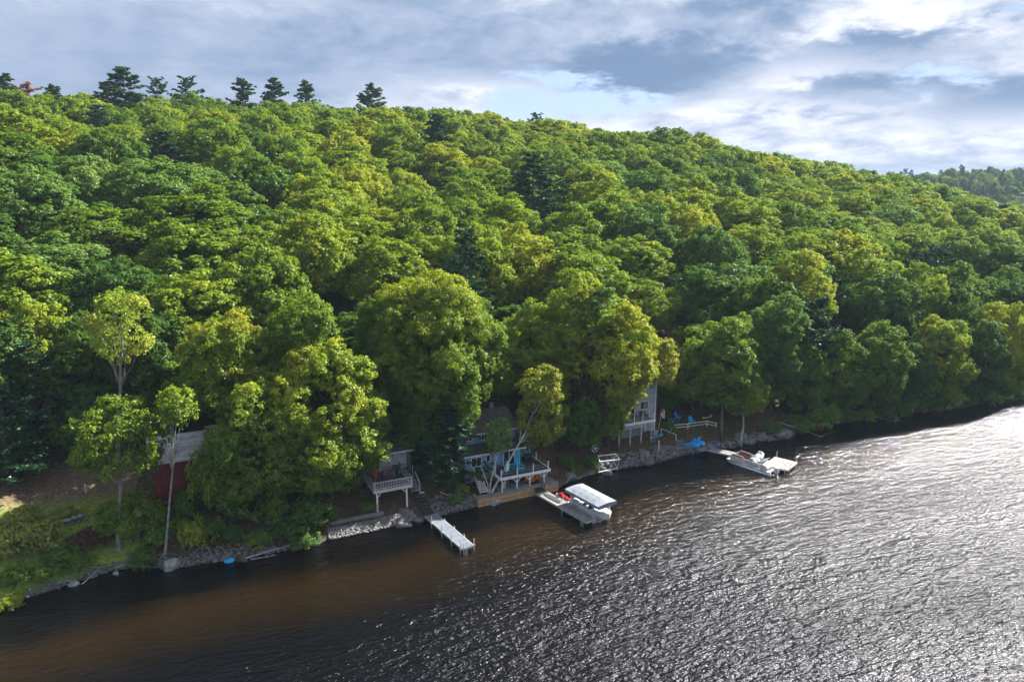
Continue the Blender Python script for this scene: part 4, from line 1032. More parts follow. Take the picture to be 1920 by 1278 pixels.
round_table('dark round table at the front rail of the railed grey deck', -2.55, 2.5, 3.285, .55)
patio_chair('dark chair left of the round table on the railed grey deck', -3.35, 2.35, 3.285, 1.3)
patio_chair('dark chair right of the round table on the railed grey deck', -1.7, 2.5, 3.285, -1.3)
patio_chair('dark chair behind the round table on the railed grey deck', -2.4, 3.3, 3.285, .1)
grill('dark covered grill beside the rusty box on the railed grey deck', -1.2, 4.7, 3.285, 'dark_fabric')

# ------------------------------------------------------------------ red cottage
def red_cottage():
    B = (-21, 10, 2.5)
    t = thing('red_cottage', 'dark red cottage with pale grey roof half hidden by young trees', 'cottage', *B)
    MB(B).box(-24.5, -16.5, 8.8, 14.4, 1.6, 7.3).build('wall', 'red_wall', t)
    m = MB(B); m.slab([(-24.9, 8.2, 7.15), (-16.1, 8.2, 7.15), (-16.1, 11.6, 8.95), (-24.9, 11.6, 8.95)], .12); m.slab([(-24.9, 11.61, 8.95), (-16.1, 11.61, 8.95), (-16.1, 15, 7.2), (-24.9, 15, 7.2)], .12)
    r = m.build('roof', 'roof_grey', t)
    m = MB(B); m.tube([(-18.9, 11.2, 8.7), (-18.9, 11.2, 9.35)], .12, 8); m.box(-19.4, -18.2, 10.9, 11.5, 9.36, 9.42); m.build('chimney', 'alu', r)
    MB(B).box(-24.9, -16.1, 8.13, 8.195, 6.98, 7.16).build('fascia', 'red_wall', t)
    d = window(t, B, -23.0, -22.1, 2.3, 4.3, 8.8, 'red_wall', 'red_wall', 0, 'door', .1)
    d['label'] = 'plain dark red door'
    for u in (-20.9, -19.6, -18.3): window(t, B, u, u+.8, 5.3, 6.4, 8.8, 'glass', 'offwhite', 0)
red_cottage()

# ------------------------------------------------------------------ white cottage
def white_cottage():
    B = (29, 7.5, 3.0)
    t = thing('lake_cottage', 'pale grey-white cottage with white corner trim under the yellow-green maple', 'cottage', *B)
    MB(B).box(26.2, 31.6, 7.3, 12, 2.0, 9.0).build('wall', 'pale_wall', t)
    MB(B).box(31.5, 31.64, 7.24, 7.40, 2.0, 8.99).build('corner_trim', 'white', t); MB(B).box(26.16, 26.3, 7.24, 7.4, 2.0, 8.99).build('corner_trim', 'white', t)
    m = MB(B); m.slab([(25.8, 6.8, 8.95), (32.0, 6.8, 8.95), (32.0, 9.6, 10.2), (25.8, 9.6, 10.2)], .12); m.slab([(25.8, 9.61, 10.2), (32, 9.61, 10.2), (32, 12.4, 8.98), (25.8, 12.4, 8.98)], .12); m.build('roof', 'roof_dark', t)
    window(t, B, 29.1, 30.4, 5.25, 6.2, 7.3, 'glass', 'white', 1)
    window(t, B, 27.0, 28.2, 4.55, 6.3, 7.3, 'glass', 'white', 1, 'sliding_door')
    t.location += W(3.4, 0)-W(0, 0)
white_cottage()
def white_deck():
    B = (29.5, 6, 1.5)
    t = thing('cottage_deck', 'white-edged deck on thin braced posts in front of the pale cottage', 'deck', *B)
    MB(B).box(26.1, 31.75, 5.1, 7.24, 4.3, 4.4).build('floor', 'grey_board', t)
    m = MB(B); m.box(26.0, 31.85, 4.98, 5.095, 4.16, 4.46); m.build('edge_beam', 'white', t)
    rail_posts(t, B, [(26.2, 5.15), (28.6, 5.15), (29.9, 5.15), (31.7, 5.15), (31.7, 6.2)], 4.41, 5.35)
    MB(B).box(31.6, 31.8, 6.9, 7.06, 2.2, 4.29).build('support_post', 'white', t)
    m = MB(B)
    for z in (4.75, 5.0): m.bar((26.2, 5.15, z), (31.7, 5.15, z), .018)
    m.build('cable', 'alu', t)
    for u in (26.4, 28.1, 29.8, 31.4):
        z = gz(u, 5.2); braced_post(t, B, u, 5.2, z+.3, 4.3, 'offwhite', .11, .6)
        MB(B).cyl(u, 5.2, z-.4, z+.42, .16, 10).build('pier', 'concrete', t)
    m = MB(B); m.box(26.3, 31.2, 6.7, 6.78, 2.95, 4.29); m.build('skirt', 'offwhite', t)
    MB(B).box(26.3, 31.2, 6.62, 6.80, 1.9, 2.94).build('base_course', 'concrete', t)
    t.location += W(1.5, 0)-W(0, 0)
white_deck()
round_table('dark round table on the white-edged deck', 30.4, 6.0, 4.41, .6)
patio_umbrella('folded teal parasol by the window on the white-edged deck', 30.0, 6.6, 4.41, 2.0, 'teal')
patio_chair('black wire chair right of the table on the white-edged deck', 31.9, 6.1, 4.41, -.4)
patio_chair('second black wire chair near the corner of the white-edged deck', 32.6, 5.9, 4.41, .5)
def dish():
    t = thing('satellite_dish', 'round grey satellite dish on a short mast under the deck corner', 'satellite dish', 33.3, 4.9, gz(33.3, 4.9))
    MB().cyl(0, .1, 0, 1.3, .035).build('mast', 'alu', t)
    rings = [[(r*math.cos(j*.5236), -.05-.25*r*r+y, 1.35+r*math.sin(j*.5236)) for j in range(12)] for r, y in ((.02, .03), (.25, .03), (.42, .03), (.43, 0), (.25, 0), (.02, 0))]
    MB().loft(rings).build('reflector', 'canopy', t, True)
    MB().bar((0, 0, .95), (0, -.5, 1.15), .03).build('feed_arm', 'alu', t)
dish()
def flag():
    t = thing('flag_on_pole', 'small red and white striped flag drooping from a pole at the pale cottage corner', 'flag', 34.2, 5.4, 2.6)
    MB().bar((0, 0, 0), (.15, -.25, 3.2), .045).build('pole', 'offwhite', t)
    k = 8; v = []; f = []
    m, nt = new_mat('striped_flag_cloth'); out = N(nt, 'ShaderNodeOutputMaterial'); b = N(nt, 'ShaderNodeBsdfPrincipled'); tc = N(nt, 'ShaderNodeTexCoord'); sp = N(nt, 'ShaderNodeSeparateXYZ')
    L(nt, tc, 'Generated', sp, 0)
    st = M(nt, 'LESS_THAN', M(nt, 'FRACT', M(nt, 'MULTIPLY', sp.outputs[0], 6.5)), .5)
    c = mixc(nt, st, (.75, .72, .70), (.55, .03, .05))
    ca = M(nt, 'MULTIPLY', M(nt, 'GREATER_THAN', sp.outputs[2], .58), M(nt, 'LESS_THAN', sp.outputs[0], .55))
    c = mixc(nt, ca, c, (.03, .05, .18)); nt.links.new(c, b.inputs[0]); L(nt, b, 0, out, 0)
    rings = []
    for j in range(9):
        z = 3.15-j*.15; rings.append([(.12+i*.085+.03*math.sin(j), -.22+.06*math.sin(i*2.1+j*.5)+.012*s, z-.05*i) for s in (0, 1) for i in (range(k) if s == 0 else range(k-1, -1, -1))])
    MB().loft(rings).build('cloth', m, t)
flag()
def kayak(name, label, cat, u, n, z, rot, ln, w, h, mat, tilt=0.0, two=False):
    t = thing(name, label, cat, u, n, z, None, rot); t.rotation_euler[0] = tilt
    R1 = []
    for i in range(13):
        x = -1+2*i/12; s = max(.06, (1-abs(x)**2.6))**.6; k = h*(.62+.38*abs(x)**2)
        R1.append([(x*ln/2, w/2*s*math.cos(a), k*.5+(k*.5)*math.sin(a)*(1.0 if a > math.pi else .75)) for a in [j*math.pi/6 for j in range(12)]])
    MB().loft(R1).build('hull', mat, t, True)
    for x in ((-.22, .22) if two else (0,)):
        MB().loft([[(x*ln+.42*q*math.cos(j*.6283), .24*q*math.sin(j*.6283), zz) for j in range(10)] for q, zz in ((1.12, h*.62), (1.1, h*.80), (.9, h*.80), (.8, h*.66))]).build('cockpit', 'black' , t, True)
    return t
kayak('kayak', 'teal kayak lying under the right end of the white-edged deck', 'kayak', 34.2, 5.8, gz(34.2, 5.8)+.05, .1, 2.3, .6, .4, 'teal')

# ------------------------------------------------------------------ docks
def dock(label, p, q, w, z, mat, posts, ladder=None, ptop=.75, mats='grey_board', pw=.045, name='dock'):
    """straight dock from p (shore) to q; posts = (fraction along, side, height)"""
    p = Vector(p); q = Vector(q); d = q-p; ln = d.length; rot = math.atan2(d.y, d.x)-math.pi/2     # local +y runs out along the dock
    t = thing(name, label, 'dock', p.x, p.y, 0, None, rot)
    MB().box(-w/2, w/2, 0, ln, z-.05, z).build('planking', mat, t)
    m = MB()
    for s in (-1, 1): m.box(s*w/2-.03+.031*s, s*w/2+.03+.031*s, 0, ln, z-.2, z-.005)
    m.box(-w/2, w/2, ln+.002, ln+.06, z-.2, z-.005); k = max(2, int(ln/2.4))
    for i in range(k+1): y = .04+(ln-.1)*i/k; m.box(-w/2, w/2, y-.04, y+.04, z-.19, z-.052)
    m.build('frame', 'alu' if mat != 'grey_board' else mats, t)
    for f, s, h in posts:
        mm = MB(); mm.cyl(s*(w/2+.12), ln*f, -1.6, z+h, pw, 8); mm.box(s*(w/2+.12)-.075, s*(w/2+.12)+.075, ln*f-.075, ln*f+.075, z-.2, z-.02); mm.build('post', 'alu', t)
    if ladder:
        side, f = ladder; m = MB()
        if side == 0:
            for x in (w*.18, w*.45): m.tube([(x, ln-.15, z), (x, ln-.05, z+.6), (x, ln+.15, z+.62), (x, ln+.2, z-.7)], .025, 6)
            for zz in (-.1, .15, -.35): m.bar((w*.18, ln+.19, z+zz-.2), (w*.45, ln+.19, z+zz-.2), .04)
        else:
            for y in (ln*f, ln*f-.4): m.tube([(side*(w/2-.1), y, z), (side*(w/2-.02), y, z+.6), (side*(w/2+.16), y, z+.6), (side*(w/2+.2), y, z-.7)], .025, 6)
            for zz in (-.1, .15, -.35): m.bar((side*(w/2+.19), ln*f, z+zz-.2), (side*(w/2+.19), ln*f-.4, z+zz-.2), .04)
        m.build('ladder', 'alu', t)
    return t
dock('narrow silver dock below the railed grey deck, empty', (.69, -.65), (1.62, -8.5), 1.22, .6, 'dock_alu', [(.22, -1, .1), (.48, -1, .15), (.74, -1, .2), (.985, -1, .55), (.22, 1, .65), (.5, 1, .68), (.76, 1, .7), (.985, 1, .8)], (0, 1))
dock('grey plank dock at the timber wall with a black mesh lying on it', (13.55, -.75), (14.9, -8.95), 1.3, .6, 'grey_board', [(.35, -1, .35), (.66, -1, .5), (.97, -1, .75), (.55, 1, .2)], (1, .97), mats='alu')
dock('plank dock running out behind the pontoon boat', (39.5, 1.95), (42.75, -5.1), 1.2, .6, 'grey_board', [(.55, 1, .6), (.9, -1, .2)], None, mats='alu')
def platform():
    B = (44, -6.2, 0); t = thing('swim_platform', 'square sun-bleached dock platform at the stern of the pontoon boat', 'dock', 44.0, -6.15, 0, None, R_(23))
    MB().box(-1.6, 1.6, -1.35, 1.35, .55, .6).build('planking', 'tan_board', t)
    m = MB(); m.box(-1.66, -1.605, -1.4, 1.4, .4, .597); m.box(1.605, 1.66, -1.4, 1.4, .4, .597); m.box(-1.6, 1.6, -1.41, -1.355, .4, .597); m.box(-1.6, 1.6, 1.355, 1.41, .4, .597); m.build('frame', 'alu', t)
    for x, y in ((1.75, -1.2), (-1.2, -1.5), (1.75, 1.2), (-1.75, -1.1)): MB().cyl(x, y, -1.6, 1.35, .04, 8).build('post', 'alu', t)
platform()
flat('shore_landing', 'low plank landing on the bank between the blue pedal boat and the long dock', 'landing', 37.9, 39.6, 1.3, 2.4, .5, .1, 'grey_board')
def mesh_mat():
    t = thing('float_mat', 'black mesh float mat lying on the grey plank dock', 'float mat', 13.9, -2.7, .605, None, R_(-9.3+180)*0+R_(9.3))
    pts = []
    for i in range(24):
        a = i/24*2*math.pi; x = .34*math.cos(a); y = 1.45*math.sin(a); pts.append((x-.08*(y/1.45)**2, y))
    MB().loft([[(x, y, 0) for x, y in pts], [(x, y, .05) for x, y in pts], [(x*.92, y*.97, .07) for x, y in pts]]).build('mat', 'rope_net', t)
mesh_mat()

# ------------------------------------------------------------------ boats
def hull_rings(ln, w, h, k=15, keel=.35, bowrise=.18, full=.62):
    rings = []
    for i in range(k):
        t = i/(k-1); y = -ln/2+ln*t
        s = 1.0 if t < full else math.sqrt(max(.0025, 1-((t-full)/(1-full))**2.2))
        s *= .93+.07*min(1, t*4); b = w/2*s; zt = h+bowrise*max(0, (t-.4)/.6)**2; kz = h*.0+(.30*h*max(0, (t-.6)/.4)**2)*2
        kz = min(kz, zt-.05)
        rings.append([(-b, y, zt), (-b*.98, y, kz+(zt-kz)*.55), (-b*.72, y, kz+.06*s), (0, y, kz-keel*.3*s), (b*.72, y, kz+.06*s), (b*.98, y, kz+(zt-kz)*.55), (b, y, zt)])
    return rings
def cap_rings(ln, w, h, inset, k=15, bowrise=.18, full=.62, t0=0.0, t1=1.0, z=0.0):
    out = []
    for i in range(k):
        t = t0+(t1-t0)*i/(k-1); y = -ln/2+ln*t
        s = 1.0 if t < full else math.sqrt(max(.0025, 1-((t-full)/(1-full))**2.2))
        b = max(.02, w/2*s*(.93+.07*min(1, t*4))-inset); zt = h+bowrise*max(0, (t-.4)/.6)**2+z
        out.append([(-b, y, zt), (-b*.5, y, zt+.03), (b*.5, y, zt+.03), (b, y, zt), (b, y, zt-.05), (-b, y, zt-.05)])
    return out
def bow_boat():
    t = thing('motor_boat', 'white open-bow motorboat hanging under the canopy of the boat lift', 'boat', 16.4, -6.75, .02, None, R_(180+9))
    MB().loft(hull_rings(5.3, 2.0, .85)).build('hull', 'hull', t, False)
    m = MB()                                                    # deck with an open cockpit and an open bow well
    m.loft(cap_rings(5.3, 2.0, .85, 0, t0=.0, t1=.16)); m.loft(cap_rings(5.3, 2.0, .85, 0, t0=.84, t1=1.0)); 
    m.box(-.95, -.72, -1.8, 1.8, .80, .90); m.box(.72, .95, -1.8, 1.8, .80, .90); m.box(-.75, .75, .35, .65, .45, .92)
    m.build('deck', 'hull', t)
    MB().box(-.72, .72, -1.8, 1.8, .34, .40).build('cockpit_floor', 'cover_grey', t)
    m = MB(); m.box(-.7, .7, -1.75, -1.25, .41, .72); m.build('rear_seat', 'hull', t)
    for x in (-.42, .42):
        m = MB(); m.box(x-.25, x+.25, -.55, -.1, .41, .75); m.box(x-.25, x+.25, -.7, -.56, .6, 1.15); m.build('seat', 'dark_fabric', t)
    for x in (-.55, .55): MB().box(x-.15, x+.15, .8, 1.7, .41, .66).build('bow_cushion', 'tan_cover', t)
    m = MB(); m.slab([(-.85, .45, .93), (-.10, .62, .93), (-.12, .35, 1.35), (-.75, .25, 1.35)], .03); m.slab([(.10, .62, .93), (.85, .45, .93), (.75, .25, 1.35), (.12, .35, 1.35)], .03); m.build('windscreen', 'glass', t)
    m = MB(); m.tube([(-.75, 1.5, 1.0), (-.45, 2.2, 1.2), (0, 2.5, 1.24), (.45, 2.2, 1.2), (.75, 1.5, 1.0)], .022, 6); m.build('bow_rail', 'alu', t)
    m = MB(); m.box(-.18, .18, -3.05, -2.66, .2, .95); m.box(-.09, .09, -3.0, -2.75, -.55, .2); m.build('outboard_motor', 'black', t)
    m = MB(); 
    for r, x in ((0, -1), (1, 1)): m.bar((x*.985, -2.5, .62), (x*.98, .55, .62), .03, .08)
    m.build('side_stripe', 'cover_grey', t)
bow_boat()
def boat_lift():
    t = thing('boat_lift', 'boat lift with a long grey-white fabric canopy over the white motorboat', 'boat lift', 16.15, -6.75, 0, None, R_(9))
    hw, hl, zt = 1.25, 2.65, 2.2
    v = []; rings = []
    for i in range(11):
        y = -hl+2*hl*i/10; sag = .03*math.cos(i*math.pi*1.0); e = min(1, min(i, 10-i)/1.6)
        rz = zt+.12+.20*e+sag
        rings.append([(-hw, y, zt-.28-.05*(i % 2)), (-hw, y, zt), (-hw*.5, y, zt+(rz-zt)*.62), (0, y, rz), (hw*.5, y, zt+(rz-zt)*.62), (hw, y, zt), (hw, y, zt-.28-.05*(i % 2)), (hw-.03, y, zt-.02), (0, y, rz-.04), (-hw+.03, y, zt-.02)])
    MB().loft(rings, cap=False).build('canopy', 'canopy', t)
    for y in (-hl-.012, hl+.012):
        m = MB(); k = 14
        for i in range(k):
            x0 = -hw+2*hw*i/k; x1 = -hw+2*hw*(i+1)/k; d = .10 if i % 2 else .0
            m.box(x0, x1, y-.01, y+.01, zt-.30-.05*(i % 2), zt+.06+.07*(1-abs((x0+x1)/2/hw)))
        m.build('canopy_skirt', 'canopy', t)
    for x in (-1.12, 1.12):
        for y in (-1.75, 1.75): MB().box(x-.055, x+.055, y-.055, y+.055, -1.5, zt-.03).build('post', 'alu', t)
    m = MB()
    for x in (-1.2, 1.2): m.bar((x, -2.6, zt-.02), (x, 2.6, zt-.02), .06)
    for y in (-1.75, 1.75): m.bar((-1.12, y, .05), (1.12, y, .05), .09, .14)
    for x in (-.5, .5): m.bar((x, -2.2, .16), (x, 2.2, .16), .12, .10)
    m.build('cradle', 'alu', t)
    m = MB(); ring = [(-1.30+0, 1.75+.42*math.cos(a), .95+.42*math.sin(a)) for a in [j*math.pi/7 for j in range(15)]]; m.tube(ring, .025, 5); m.bar((-1.30, 1.33, .95), (-1.3, 2.17, .95), .025); m.bar((-1.3, 1.75, .53), (-1.3, 1.75, 1.37), .025); m.build('winch_wheel', 'alu', t)
boat_lift()
def jet_ski(label, u, n, z, rot, a='red_gel', cover=False):
    t = thing('jet_ski', label, 'jet ski', u, n, z, None, rot)
    MB().loft(hull_rings(2.5, .95, .42, 13, .3, .12, .5)).build('hull', 'hull', t)
    MB().loft(cap_rings(2.5, .95, .42, .02, 13, .12, .5)).build('deck', 'hull', t)
    MB().loft([[(x*w, y, zz) for x, zz in ((-1, .42), (-.75, h), (.75, h), (1, .42))] for y, w, h in ((-.95, .2, .62), (-.4, .24, .72), (.1, .22, .70), (.2, .2, .8))]).build('seat', 'red_gel' if a == 'red_gel' else 'tan_cover', t)
    MB().loft([[(x*w, y, zz) for x, zz in ((-1, .46), (-.8, h), (.8, h), (1, .46))] for y, w, h in ((.2, .26, .88), (.5, .30, .90), (.85, .24, .70), (1.12, .08, .58))]).build('cowl', a, t)
    m = MB(); m.tube([(-.36, .2, .98), (-.12, .34, .95), (.12, .34, .95), (.36, .2, .98)], .03, 6); m.build('handlebar', 'black', t)
jet_ski('red and white jet ski moored beside the grey plank dock', 15.15, -3.0, .08, R_(189-180))
def floaty():
    t = thing('green_raft', 'small dark green inflatable ring beside the jet ski', 'pool float', 15.55, -4.75, .05)
    m = MB(); m.tube([(.34*math.cos(j*.4488), .34*math.sin(j*.4488), .1) for j in range(15)], .11, 8, False); m.build('ring', 'green_plastic', t, True)
floaty()
def pontoon():
    t = thing('pontoon_boat', 'pontoon boat with brown seats and pale covers moored at the plank dock', 'boat', 40.95, -4.45, 0, None, R_(13))
    ln, w = 5.9, 2.1                                            # bow towards +y (shore)
    for s in (-1, 1):
        m = MB(); m.tube([(s*.78, -ln/2, .12), (s*.78, ln/2-.75, .12), (s*.78, ln/2-.25, .2), (s*.78, ln/2+.1, .34)], [.30, .30, .22, .04], 10); m.build('pontoon', 'pontoon', t, True)
    MB().box(-w/2, w/2, -ln/2, ln/2, .42, .50).build('deck', 'tan_board', t)
    m = MB()
    for s in (-1, 1):
        x = s*(w/2-.02); m.box(x-.015, x+.015, -1.5, 2.4, .52, 1.12); m.bar((x, -1.5, 1.15), (x, 2.4, 1.15), .05)
    m.box(-w/2+.03, w/2-.03, 2.385, 2.415, .52, 1.1); m.box(-w/2+.03, -.45, -1.53, -1.5, .52, 1.1); m.box(.4, w/2-.03, -1.53, -1.5, .52, 1.1)
    m.build('fence_panel', 'hull', t)
    m = MB(); 
    for s in (-1, 1): x = s*(w/2-.005); m.bar((x, -1.4, .75), (x, .3, .95), .03, .07)
    m.build('side_stripe', 'cover_grey', t)
    for s in (-1, 1):
        m = MB(); x = s*.72
        m.box(x-.26, x+.26, .75, 2.3, .51, .92); m.box(x+s*.12-.09, x+s*.12+.13*1, .75, 2.3, .92, 1.32); m.build('bow_bench', 'brown_seat', t, False, .03)
    m = MB(); m.loft([[(x*w_-.45, y, zz) for x, zz in ((-.5, .52), (-.42, h), (.42, h), (.5, .52))] for y, w_, h in ((-.9, .7, 1.0), (-.5, .85, 1.45), (-.1, .75, 1.38), (.15, .6, 1.0))]).build('console_cover', 'canopy', t)
    m = MB(); m.loft([[(x*w_+.45, y, zz) for x, zz in ((-.5, .52), (-.35, h), (.35, h), (.5, .52))] for y, w_, h in ((-.75, .5, .9), (-.4, .75, 1.25), (.1, .7, 1.1), (.35, .5, .9))]).build('seat_cover', 'tan_cover', t)
    m = MB(); m.loft([[(x*w_, y, zz) for x, zz in ((-.5, .51), (-.40, h), (0, h+.08), (.40, h), (.5, .51))] for y, w_, h in ((-2.5, 1.6, .75), (-2.2, 1.85, 1.05), (-1.8, 1.85, 1.1), (-1.6, 1.7, .95))]).build('stern_cover', 'tan_cover', t)
    m = MB(); m.box(-.22, .22, -3.55, -3.0, .35, 1.0); m.box(-.09, .09, -3.45, -3.15, -.6, .35); m.build('outboard_motor', 'hull', t, False, .04)
    m = MB(); m.tube([(-1.0, -.9, 1.15), (-1.0, -1.7, 1.5), (1.0, -1.7, 1.5), (1.0, -.9, 1.15)], .025, 6); m.build('canopy_frame', 'alu', t)
pontoon()
jet_ski('white jet ski with tan cover on the far side of the plank dock', 43.6, -3.0, .1, R_(-60), 'hull')
def pedal_boat():
    t = thing('pedal_boat', 'bright blue pedal boat pulled up on the bank', 'pedal boat', 38.3, 3.3, gz(38.3, 3.3)+.05, None, R_(12)); t.rotation_euler[0] = R_(-16); t.scale = (1.25, 1.2, 1.2)
    for s in (-1, 1):
        m = MB(); m.loft([[(s*.48+x*.30*k, y, z*h) for x, z in ((-1, 0), (-1, .8), (-.7, 1), (.7, 1), (1, .8), (1, 0))] for y, k, h in ((-1.1, .7, .34), (-.7, 1, .42), (.6, 1, .42), (1.05, .75, .36), (1.2, .3, .2))]); m.build('float', 'blue_plastic', t)
    m = MB(); m.box(-.42, .42, -.95, .9, .14, .26); m.build('deck', 'blue_plastic', t)
    for s in (-1, 1):
        m = MB(); m.box(s*.4-.26, s*.4+.26, -.45, .05, .40, .50); m.slab([(s*.4-.26, -.45, .48), (s*.4+.26, -.45, .48), (s*.4+.24, -.72, .92), (s*.4-.24, -.72, .92)], .06); m.build('seat', 'blue_plastic', t)
    m = MB(); m.bar((0, .1, .26), (0, .35, .6), .05); m.bar((-.25, .35, .6), (.25, .35, .6), .05); m.build('tiller', 'black', t)
pedal_boat()
kayak('kayak', 'deep blue kayak on the bank beside the shore end of the long dock', 'kayak', 40.4, 2.7, gz(40.4, 2.7)+.05, R_(-28), 2.9, .75, .42, 'blue_kayak', R_(-6), True)
yb = hit(1326, 781, .2)
kayak('canoe', 'faded yellow boat lying on the bank behind the right end of the rail fence', 'canoe', yb[0], yb[1], gz(*yb)+.05, R_(12), 2.2, .7, .42, 'yellow_boat')
def tube_float():
    t = thing('blue_float', 'bright blue inflatable lying at the water edge by the driftwood', 'pool float', -18.65, -.55, -.02)
    MB().loft([[(r*math.cos(j*.5236)*1.25, r*math.sin(j*.5236), z) for j in range(12)] for r, z in ((.15, 0), (.36, .05), (.40, .16), (.32, .27), (.1, .26))]).build('body', 'blue_plastic', t, True)
    m = MB()
    for k in range(5): a = -.4+.2*k; m.tube([(a, .30*math.cos(s_*.5)*s_/abs(s_ or 1) if False else -.3+.15*s_, .27-.05*abs(s_-2)) for s_ in range(5)], .03, 5)
    m.build('ribs', 'turquoise', t)
tube_float()
def buoy():
    t = thing('mooring_buoy', 'small white mooring buoy floating alone on the open lake', 'buoy', *at(1380, 1088, .1), 0)
    MB().loft([[(r*math.cos(j*.5236), r*math.sin(j*.5236), z) for j in range(12)] for r, z in ((.04, -.15), (.14, -.05), (.18, .08), (.14, .17), (.05, .21))]).build('float', 'hull', t, True)
    MB().tube([(.08*math.cos(j*.7854), 0, .25+.06*math.sin(j*.7854)) for j in range(9)], .02, 5, False).build('ring', 'alu', t)
buoy()

# ------------------------------------------------------------------ lift frame pulled ashore, rails, chairs, lawn
def lift_frame():
    t = thing('lift_frame', 'empty white metal boat-lift frame with a big hand wheel standing on the stony shore', 'boat lift', 24.3, 2.2, .6)
    def P(px, py, n): u, z = atn(px, py, n); return (u-24.3, n-2.2, z-.6)
    a, b, c, d = P(1121, 845, 3.6), P(1155, 841, 3.6), P(1162, 861, 2.0), P(1125, 865, 2.0)
    a = (a[0], a[1], d[2]+.05); b = (b[0], b[1], c[2]+.05)
    m = MB()
    for p, q in ((a, b), (b, c), (c, d), (d, a)): m.bar(p, q, .10)
    m.build('top_rail', 'white', t)
    dz = -.6; e, f_ = (d[0]-.25, d[1]-.1, -.35), (c[0]-.35, c[1]-.1, -.30)
    m = MB(); m.bar(e, f_, .11); m.bar((e[0], e[1]+1.5, .2), (f_[0], f_[1]+1.5, .2), .09); m.build('base_rail', 'white', t)
    for p, q in ((f_, ((c[0]+d[0])/2+.5, c[1], c[2]-.03)), (e, (d[0]+.1, d[1], d[2]-.04)), ((f_[0], f_[1]+1.5, .2), (b[0], b[1]-.2, b[2]-.05)), ((e[0], e[1]+1.5, .2), (a[0]+.05, a[1]-.1, a[2]-.05))): MB().bar(p, q, .085).build('leg', 'offwhite', t)
    MB().bar(f_, (c[0]-.05, c[1], c[2]-.05), .06).build('brace', 'offwhite', t)
    MB().bar(f_, (f_[0]+.03, f_[1], -.95), .08).build('leg', 'offwhite', t)
    wc = Vector(P(1116, 840, 3.5)); m = MB()
    m.tube([tuple(wc+Vector((.46*math.cos(j*.3927), 0, .46*math.sin(j*.3927)))) for j in range(17)], .035, 6, False)
    for j in range(5): m.bar(tuple(wc), tuple(wc+Vector((.45*math.cos(j*1.2566), 0, .45*math.sin(j*1.2566)))), .03)
    m.tube([tuple(wc+Vector((0, -.06, 0))), tuple(wc+Vector((0, .06, 0)))], .14, 10)
    m.build('hand_wheel', 'alu', t)
lift_frame()
def rail_fence():
    pts = [hit(1259, 797, .75), hit(1290, 794, .75), hit(1326, 789, .75), hit(1343, 793, .6)]; hz = [gz(*p)+.75 for p in pts[:3]]+[gz(*pts[3])+.6]
    t = thing('rail_fence', 'two-rail weathered wooden fence in front of the blue lawn chairs', 'fence', pts[1][0], pts[1][1], gz(*pts[1])); b = (pts[1][0], pts[1][1], gz(*pts[1]))
    m = MB(b)
    for i in range(3):
        for h in (.0, -.38): m.bar((*pts[i], hz[i]+h), (*pts[i+1], hz[i+1]+h), .10, .12)
    m.build('rail', 'offwhite', t)
    for p, zz in zip(pts, hz): MB(b).box(p[0]-.07, p[0]+.07, p[1]-.07, p[1]+.07, gz(*p)-.5, zz+.1).build('post', 'offwhite', t)
rail_fence()
for lab, px, py, z, r, mt in (('upright bright blue lawn chair behind the left end of the rail fence', 1272, 780, 3.1, .5, 'blue_plastic'), ('bright blue lawn chair half hidden behind the middle of the rail fence', 1297, 789, 3.0, -.2, 'blue_plastic')):
    u, n = hit(px, py, .4); adirondack(lab, u, n, gz(u, n), r, mt)
u, n = hit(1259, 789, .4); adirondack('low teal lawn chair left of the upright blue one', u, n, gz(u, n), .9, 'teal')
def hand_rail():
    a, b = (*hit(1240, 803, .9), 0), (*hit(1268, 815, .9), 0)
    za, zb = gz(a[0], a[1]), gz(b[0], b[1]); B = (a[0], a[1], za)
    t = thing('hand_rail', 'thin white hand rail going down the stony bank left of the pedal boat', 'railing', *B)
    MB(B).bar((a[0], a[1], za+.9), (b[0], b[1], zb+.9), .055).build('rail', 'white', t)
    for p, z in ((a, za), (b, zb)): MB(B).bar((p[0], p[1], z-.3), (p[0], p[1], z+.9), .055).build('post', 'white', t)
hand_rail()
def mark_post(label, px, py, z, h):
    u, n = at(px, py, z); t = thing('garden_post', label, 'post', u, n, gz(u, n)); MB().box(-.05, .05, -.05, .05, -.3, h).build('shaft', 'offwhite', t); MB().box(-.075, .075, -.075, .075, h+.001, h+.04).build('cap', 'white', t)
mark_post('short white post standing by the pale cottage deck corner', 1236, 822, 2.6, 1.6)
mark_post('white post in the grass of the left clearing', 161, 925, 3.6, .9)

# ------------------------------------------------------------------ stone: boulders, walls, rubble
def rock_arrays(g, r, flat_=.7, k=2):
    bm = bmesh.new(); bmesh.ops.create_icosphere(bm, subdivisions=k, radius=1)
    V = np.array([v.co[:] for v in bm.verts]); Fq = np.array([[v.index for v in f.verts] for f in bm.faces]); bm.free()
    o = g.uniform(0, 50)
    d = np.array([mnoise.noise(Vector(v)*1.1+Vector((o, o, o)))*.45+mnoise.noise(Vector(v)*2.7+Vector((o, 0, o)))*.16 for v in V])
    V = V*(1+d)[:, None]
    for _ in range(4):                                          # chop broad facets
        nn = unit(g.normal(size=3)); c = g.uniform(.55, .8); h = V@nn; V = V-np.where(h > c, h-c, 0)[:, None]*nn
    a = g.uniform(0, 6.28); ca, sa = math.cos(a), math.sin(a); V = V*np.array([1.15, .9, flat_])
    V = V@np.array([[ca, -sa, 0], [sa, ca, 0], [0, 0, 1]])
    return V*r, Fq
